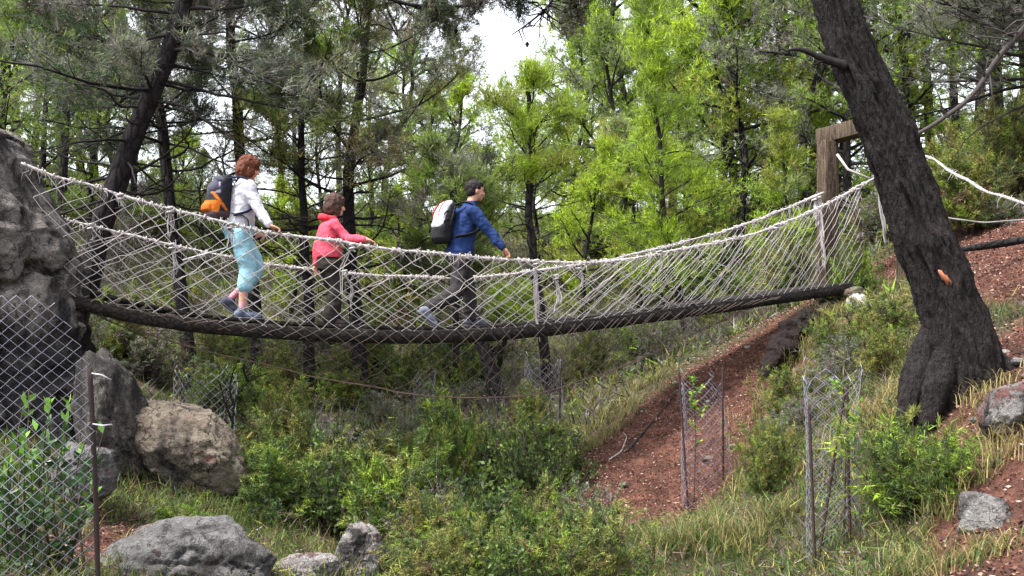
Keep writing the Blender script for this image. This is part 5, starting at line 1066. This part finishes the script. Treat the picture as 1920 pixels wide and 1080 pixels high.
# named bushes: kind, photo x, depth, width px, height px
for kind, px, Yd, wp, hp, lab in [
    ('broom', 1690, 7.4, 250, 235, "large feathery green bush right of the tall tree guard at the lower right"),
    ('broom', 1775, 7.0, 150, 150, "bright green bush just left of the wedge shaped rock"),
    ('broom', 1560, 12.0, 90, 120, "upright yellow green bush under the right end of the bridge"),
    ('olive', 1480, 11.2, 140, 120, "dry olive tussock on the bank between the red slope and the big trunk"),
    ('olive', 1650, 11.6, 150, 120, "pale olive bush beside the foot of the big trunk behind the tree guard"),
    ('olive', 1440, 9.6, 110, 150, "loose green bush between the two wire tree guards"),
    ('leafy', 980, 12.0, 130, 200, "dark leafy bush in the middle of the gully"),
    ('leafy', 1070, 12.3, 90, 120, "small dark rounded bush at the foot of the red slope"),
    ('green', 850, 12.6, 110, 160, "light green bush with dark stems below the walking man"),
    ('green', 760, 10.0, 260, 220, "broad bright green bush in the middle foreground"),
    ('olive', 640, 10.6, 200, 170, "yellowish bush with rusty sprigs behind the whitish rock"),
    ('green', 500, 10.4, 200, 150, "spreading green bush right of the big brown boulder"),
    ('grey', 560, 12.6, 160, 140, "silvery grey bush behind the scrub below the woman"),
    ('leafy', 900, 9.6, 120, 140, "glossy green bush at the bottom centre of the picture"),
    ('olive', 1090, 10.0, 200, 110, "low yellow green scrub at the bottom right of centre"),
    ('green', 330, 9.0, 120, 70, "small green bush in front of the big brown boulder"),
    ('olive', 1820, 15.5, 190, 170, "broad olive green bush on the right bank above the thick rope"),
    ('olive', 1910, 16.5, 150, 200, "yellow green bush at the right edge above the thick rope"),
    ('grey', 1890, 15.0, 110, 60, "low grey leaved bush right of the white stones"),
    ('grey', 270, 16.0, 150, 120, "grey green bush behind the tall mottled boulder"),
    ('green', 1600, 14.2, 100, 110, "fresh green bush growing inside the right end of the bridge")]:
    put(kind, atx(px, Yd), Yd, wp * Yd / F, hp * Yd / F, lab)
def scatter(n, kinds, fx, fy, size, label, group, ok=None):
    c = 0; g = 0
    while c < n and g < n * 30:
        g += 1; x, y = R.uniform(*fx), R.uniform(*fy); px = 960 + F * x / y
        if px < -150 or px > 2070: continue
        if soil_mask(np.array([x]), np.array([y]))[0] > 0.33: continue
        if ok and not ok(x, y, px): continue
        k = kinds[int(R.integers(len(kinds)))]; s = R.uniform(*size); put(k, x, y, s, s * R.uniform(0.7, 1.2), label.replace('KIND', {'green': 'green', 'grey': 'grey green', 'leafy': 'dark leafy', 'olive': 'yellowish', 'dry': 'dry brown', 'broom': 'upright green'}[k]), group); c += 1
scatter(88, ['grey', 'olive', 'grey', 'dry', 'broom', 'dry', 'olive', 'green'], (-8, 8), (13.5, 21), (0.6, 1.15), "KIND shrub in the scrub on the gully slope behind the bridge", "shrubs in the gully behind the bridge", lambda x, y, px: not (y < 16.5 and x > 0.5) and not (820 < px < 1070 and y < 18.2 and y > 14.5))
scatter(70, ['green', 'grey', 'olive', 'leafy', 'dry'], (-14, 20), (21, 38), (0.9, 1.9), "KIND bush on the wooded far slope", "bushes under the far pines", None)
scatter(24, ['green', 'olive', 'leafy', 'grey', 'olive', 'dry'], (-2.6, 0.9), (9.0, 13.2), (0.55, 0.95), "KIND shrub in the low scrub filling the gully floor", "shrubs on the gully floor", lambda x, y, px: not (px < 520 and y < 10.8) and not (px > 980 and y > 9.6))
scatter(16, ['olive', 'green', 'grey'], (5, 13), (16.5, 24), (0.9, 1.6), "KIND bush on the right hand hillside above the path", "bushes on the right hillside", None)
scatter(18, ['green', 'olive', 'leafy', 'green', 'olive'], (-2.9, 0.75), (7.6, 9.4), (0.5, 0.85), "KIND bush along the bottom edge of the picture", "bushes along the bottom edge", lambda x, y, px: 760 < px < 1230)
scatter(9, ['olive', 'grey', 'dry'], (2.2, 3.7), (9.0, 12.6), (0.4, 0.7), "KIND tussock on the bank around the big trunk", "tussocks on the right bank", None)

# broad leaved plant behind the fence
rng = np.random.default_rng(55); st, lf = MB(), MB(); TP, TD, TC = [], [], []
for k in range(34):
    a = rng.uniform(0, 6.28); t = abs(rng.normal()) * 0.3; P = limb_curve([rng.normal() * 0.12, rng.normal() * 0.1, 0], a, pi / 2 - t, rng.uniform(0.55, 1.2), rng, 8, 0.3, 0.1); st.tube(P, np.linspace(0.008, 0.003, 8), 4, (0.06, 0.045, 0.03), cap=False)
    for j in range(26):
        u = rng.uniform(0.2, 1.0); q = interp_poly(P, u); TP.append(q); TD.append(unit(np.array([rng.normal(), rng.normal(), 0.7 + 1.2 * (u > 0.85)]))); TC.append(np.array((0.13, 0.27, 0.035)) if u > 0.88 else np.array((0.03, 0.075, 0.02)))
leaves(lf, np.array(TP), np.array(TD), 0.068, 0.036, np.array(TC), rng)
Yd = 6.1; x_ = atx(45, Yd); o = thing("leafy_plant", "glossy broad leaved plant growing behind the chain link fence", "plant", (x_, Yd, -1.42)); st.build("stems", M['twig'], o); lf.build("foliage", M['gloss'], o)

# lip of earth along the red slope's top, near black to paint in shade
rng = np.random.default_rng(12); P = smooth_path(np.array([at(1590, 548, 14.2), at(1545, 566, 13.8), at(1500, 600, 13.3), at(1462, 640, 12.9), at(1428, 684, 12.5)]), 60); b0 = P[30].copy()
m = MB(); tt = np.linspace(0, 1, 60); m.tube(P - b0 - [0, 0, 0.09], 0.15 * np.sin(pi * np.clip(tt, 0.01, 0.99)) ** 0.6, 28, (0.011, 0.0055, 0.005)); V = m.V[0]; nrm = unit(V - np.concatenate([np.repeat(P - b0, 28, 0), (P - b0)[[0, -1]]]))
m.V[0] = V + nrm * (fbm(V * 3 + 3, 4) * 0.14 + fbm(V * 13, 4) * 0.14)[:, None]; o = m.build("shade_bank", attr_mat("shade_painted_earth", 0.95, 22, 0.9, 0.6, 0.05)); o.location = b0; tag(o, "lip of earth painted near black as shade at the top of the red slope below the bridge end", "painted shade")

# dead bush and loose sticks
rng = np.random.default_rng(66); mb = MB(); Yd = 11.6; b0 = at(440, 870, Yd)
for pth in ([(440,880),(435,800),(440,745),(470,710),(500,700)], [(436,790),(420,750),(412,715)], [(445,860),(470,830),(520,825),(545,835)], [(440,875),(480,855),(530,860)], [(438,760),(430,730),(436,700)], [(465,715),(455,690),(462,675)]):
    P = smooth_path(np.array([at(a, c, Yd + rng.normal() * 0.05) for a, c in pth]), 14) - b0; mb.tube(P, np.linspace(0.016, 0.005, 14), 5, (0.025, 0.02, 0.02))
    for k in range(7):
        q = interp_poly(P, rng.uniform(0.2, 1)); d = unit(rng.normal(size=3) + [0.2, 0, 0.3]); l = rng.uniform(0.08, 0.3); mb.tube(np.array([q, q + d * l * .5 + rng.normal(size=3) * .02, q + d * l]), [0.006, 0.004, 0.002], 3, (0.03, 0.025, 0.025))
o = mb.build("dead_bush", M['twig']); o.location = b0; tag(o, "leafless dark bush right of the big brown boulder", "bush")
def stick(label, pth, Yds, r, col):
    P = np.array([[atx(a, y), y, 0] for (a, c), y in zip(pth, Yds)]); P[:, 2] = gz(P[:, 0], P[:, 1]) + r * 1.3; P = smooth_path(P, 16); P[:, 2] = np.maximum(P[:, 2], gz(P[:, 0], P[:, 1]) + r); b0 = P[0].copy(); m = MB(); m.tube(P - b0, np.linspace(r, r * 0.4, 16), 6, col); o = m.build("fallen_branch", M['twig']); o.location = b0; tag(o, label, "branch")
stick("long dark fallen branch on the bare red slope", [(1175,845),(1200,810),(1235,785),(1270,758)], [12.9, 13.2, 13.5, 13.9], 0.018, (0.04, 0.03, 0.03))
stick("short pale curved stick on the bare red slope", [(1142,848),(1165,832),(1176,812),(1168,795)], [12.8, 13.0, 13.3, 13.5], 0.013, (0.3, 0.26, 0.25))
stick("pale stick on the bank beside the foot of the big trunk", [(1850,680),(1885,690),(1925,700)], [8.0, 7.9, 7.8], 0.016, (0.2, 0.17, 0.16))

# ------------------------------------------------------------------ ground cover (uncountable)
def cover(name, n, fx, fy, make, dens, mat):
    mb = MB(); x = R.uniform(*fx, n * 3); y = R.uniform(*fy, n * 3); px = 960 + F * x / y; k = (px > -120) & (px < 2040) & (R.random(len(x)) < dens(x, y)); x, y = x[k][:n], y[k][:n]
    make(mb, np.stack([x, y, gz(x, y)], 1)); tag(mb.build(name, mat), kind="stuff")
def mk_litter(mb, P):
    P = P + [0, 0, 0.012]; D = unit(R.normal(size=P.shape) * [1, 1, 0.35]); leaves(mb, P, D, 0.032, 0.016, pal(len(P), (((0.27, 0.12, 0.08), 4), ((0.13, 0.05, 0.04), 4), ((0.42, 0.30, 0.25), 2), ((0.03, 0.016, 0.015), 4)), R), R)
cover("leaf_litter", 70000, (-4, 9), (5, 17), mk_litter, lambda x, y: soil_mask(x, y) * 1.4, M['leaf'])
def mk_under(mb, P):
    D = unit(R.normal(size=P.shape) * 0.5 + [0, 0, 1]); n = len(P); spikes(mb, P + [0, 0, 0.03], D, 9, 0.20, 0.022, 0.6, (0.6 + 0.4 * R.random((n, 1))) * pal(n, ((GRY, 3), (SG, 2), (OLV, 3), (BRN, 2), (DEAD, 3), (BGR, 1)), R), R, 0.08)
cover("undergrowth", 26000, (-20, 26), (13, 44), mk_under, lambda x, y: (soil_mask(x, y) < 0.3) * (0.4 + 0.6 * (fbm(np.stack([x, y, 0 * x], 1) * 0.8, 3) > -0.12)), M['leaf'])
def mk_near(mb, P):
    D = unit(R.normal(size=P.shape) * 0.5 + [0, 0, 1]); n = len(P); spikes(mb, P + [0, 0, 0.01], D, 8, 0.13, 0.010, 0.6, pal(n, ((SG, 4), (SD, 2), (OLV, 2), (BRN, 3), (DEAD, 1)), R), R, 0.05)
cover("ground_plants", 15000, (-4.5, 5), (5.5, 14), mk_near, lambda x, y: (soil_mask(x, y) < 0.32) * (0.3 + 0.7 * (fbm(np.stack([x, y, 0 * x + 5], 1) * 1.5, 3) > -0.1)), M['leaf'])
# drooping dry grass
def tussocks(name, spots, seed):
    rng = np.random.default_rng(seed); mb = MB()
    for (px, Yd, rad, L, cols, nb) in spots:
        x0 = atx(px, Yd)
        for k in range(nb):
            x, y = x0 + rng.normal() * rad, Yd + rng.normal() * rad * 0.6; p = np.array([x, y, g1(x, y)]) if k % 12 == 0 else p + np.array([rng.normal() * 0.03, rng.normal() * 0.03, 0]); a = rng.uniform(0, 6.28); l = L * rng.uniform(0.6, 1.2); e = np.array([cos(a), sin(a), 0]) * rng.uniform(0.2, 0.8)
            t = np.linspace(0, 1, 5)[:, None]; Pp = p + e * l * t ** 1.5 + np.array([0, 0, 1]) * l * (t - 0.55 * t ** 2.2); c = np.array(cols[rng.integers(len(cols))]) * rng.uniform(0.7, 1.3)
            w = np.array([-sin(a), cos(a), 0]) * 0.004 * (1 - 0.9 * t); V = np.concatenate([Pp - w, Pp + w]); i = np.arange(4); mb.add(V, F4=np.stack([i, i + 5, i + 6, i + 1], 1), col=c)
    tag(mb.build(name, M['grass']), kind="stuff")
DRYC = [(0.30, 0.25, 0.10), (0.24, 0.19, 0.09), (0.13, 0.15, 0.045), (0.08, 0.13, 0.035)]
tussocks("grass", [(1280, 9.2, 0.22, 0.55, DRYC[1:], 520), (1390, 8.8, 0.22, 0.5, DRYC, 480), (1440, 10.5, 0.25, 0.4, DRYC, 420), (1090, 13.6, 0.22, 0.35, DRYC[:3], 420), (1150, 14.2, 0.25, 0.35, DRYC, 420), (1230, 14.8, 0.2, 0.3, DRYC, 300), (1640, 9.2, 0.18, 0.45, DRYC[:2], 520), (1690, 8.7, 0.14, 0.4, DRYC[:2], 360), (1500, 11.5, 0.22, 0.35, DRYC, 420),
                  (1620, 12.4, 0.25, 0.35, DRYC, 400), (300, 9.2, 0.3, 0.28, DRYC[2:], 420), (420, 9.8, 0.3, 0.3, DRYC[2:], 420), (1880, 6.9, 0.12, 0.3, DRYC[:2], 260), (1170, 10.0, 0.3, 0.35, DRYC, 420), (1000, 10.2, 0.3, 0.3, DRYC[1:], 360), (60, 7.6, 0.3, 0.35, DRYC, 260), (1790, 6.9, 0.16, 0.26, DRYC, 300), (1700, 6.5, 0.18, 0.3, DRYC, 340), (1830, 6.1, 0.14, 0.22, DRYC, 260), (1900, 7.6, 0.14, 0.25, DRYC[:2], 220), (1830, 8.2, 0.15, 0.22, DRYC[:2], 220), (1560, 13.5, 0.2, 0.4, DRYC, 460), (1510, 12.9, 0.2, 0.4, DRYC, 460), (1470, 12.3, 0.2, 0.4, DRYC, 400)], 77)
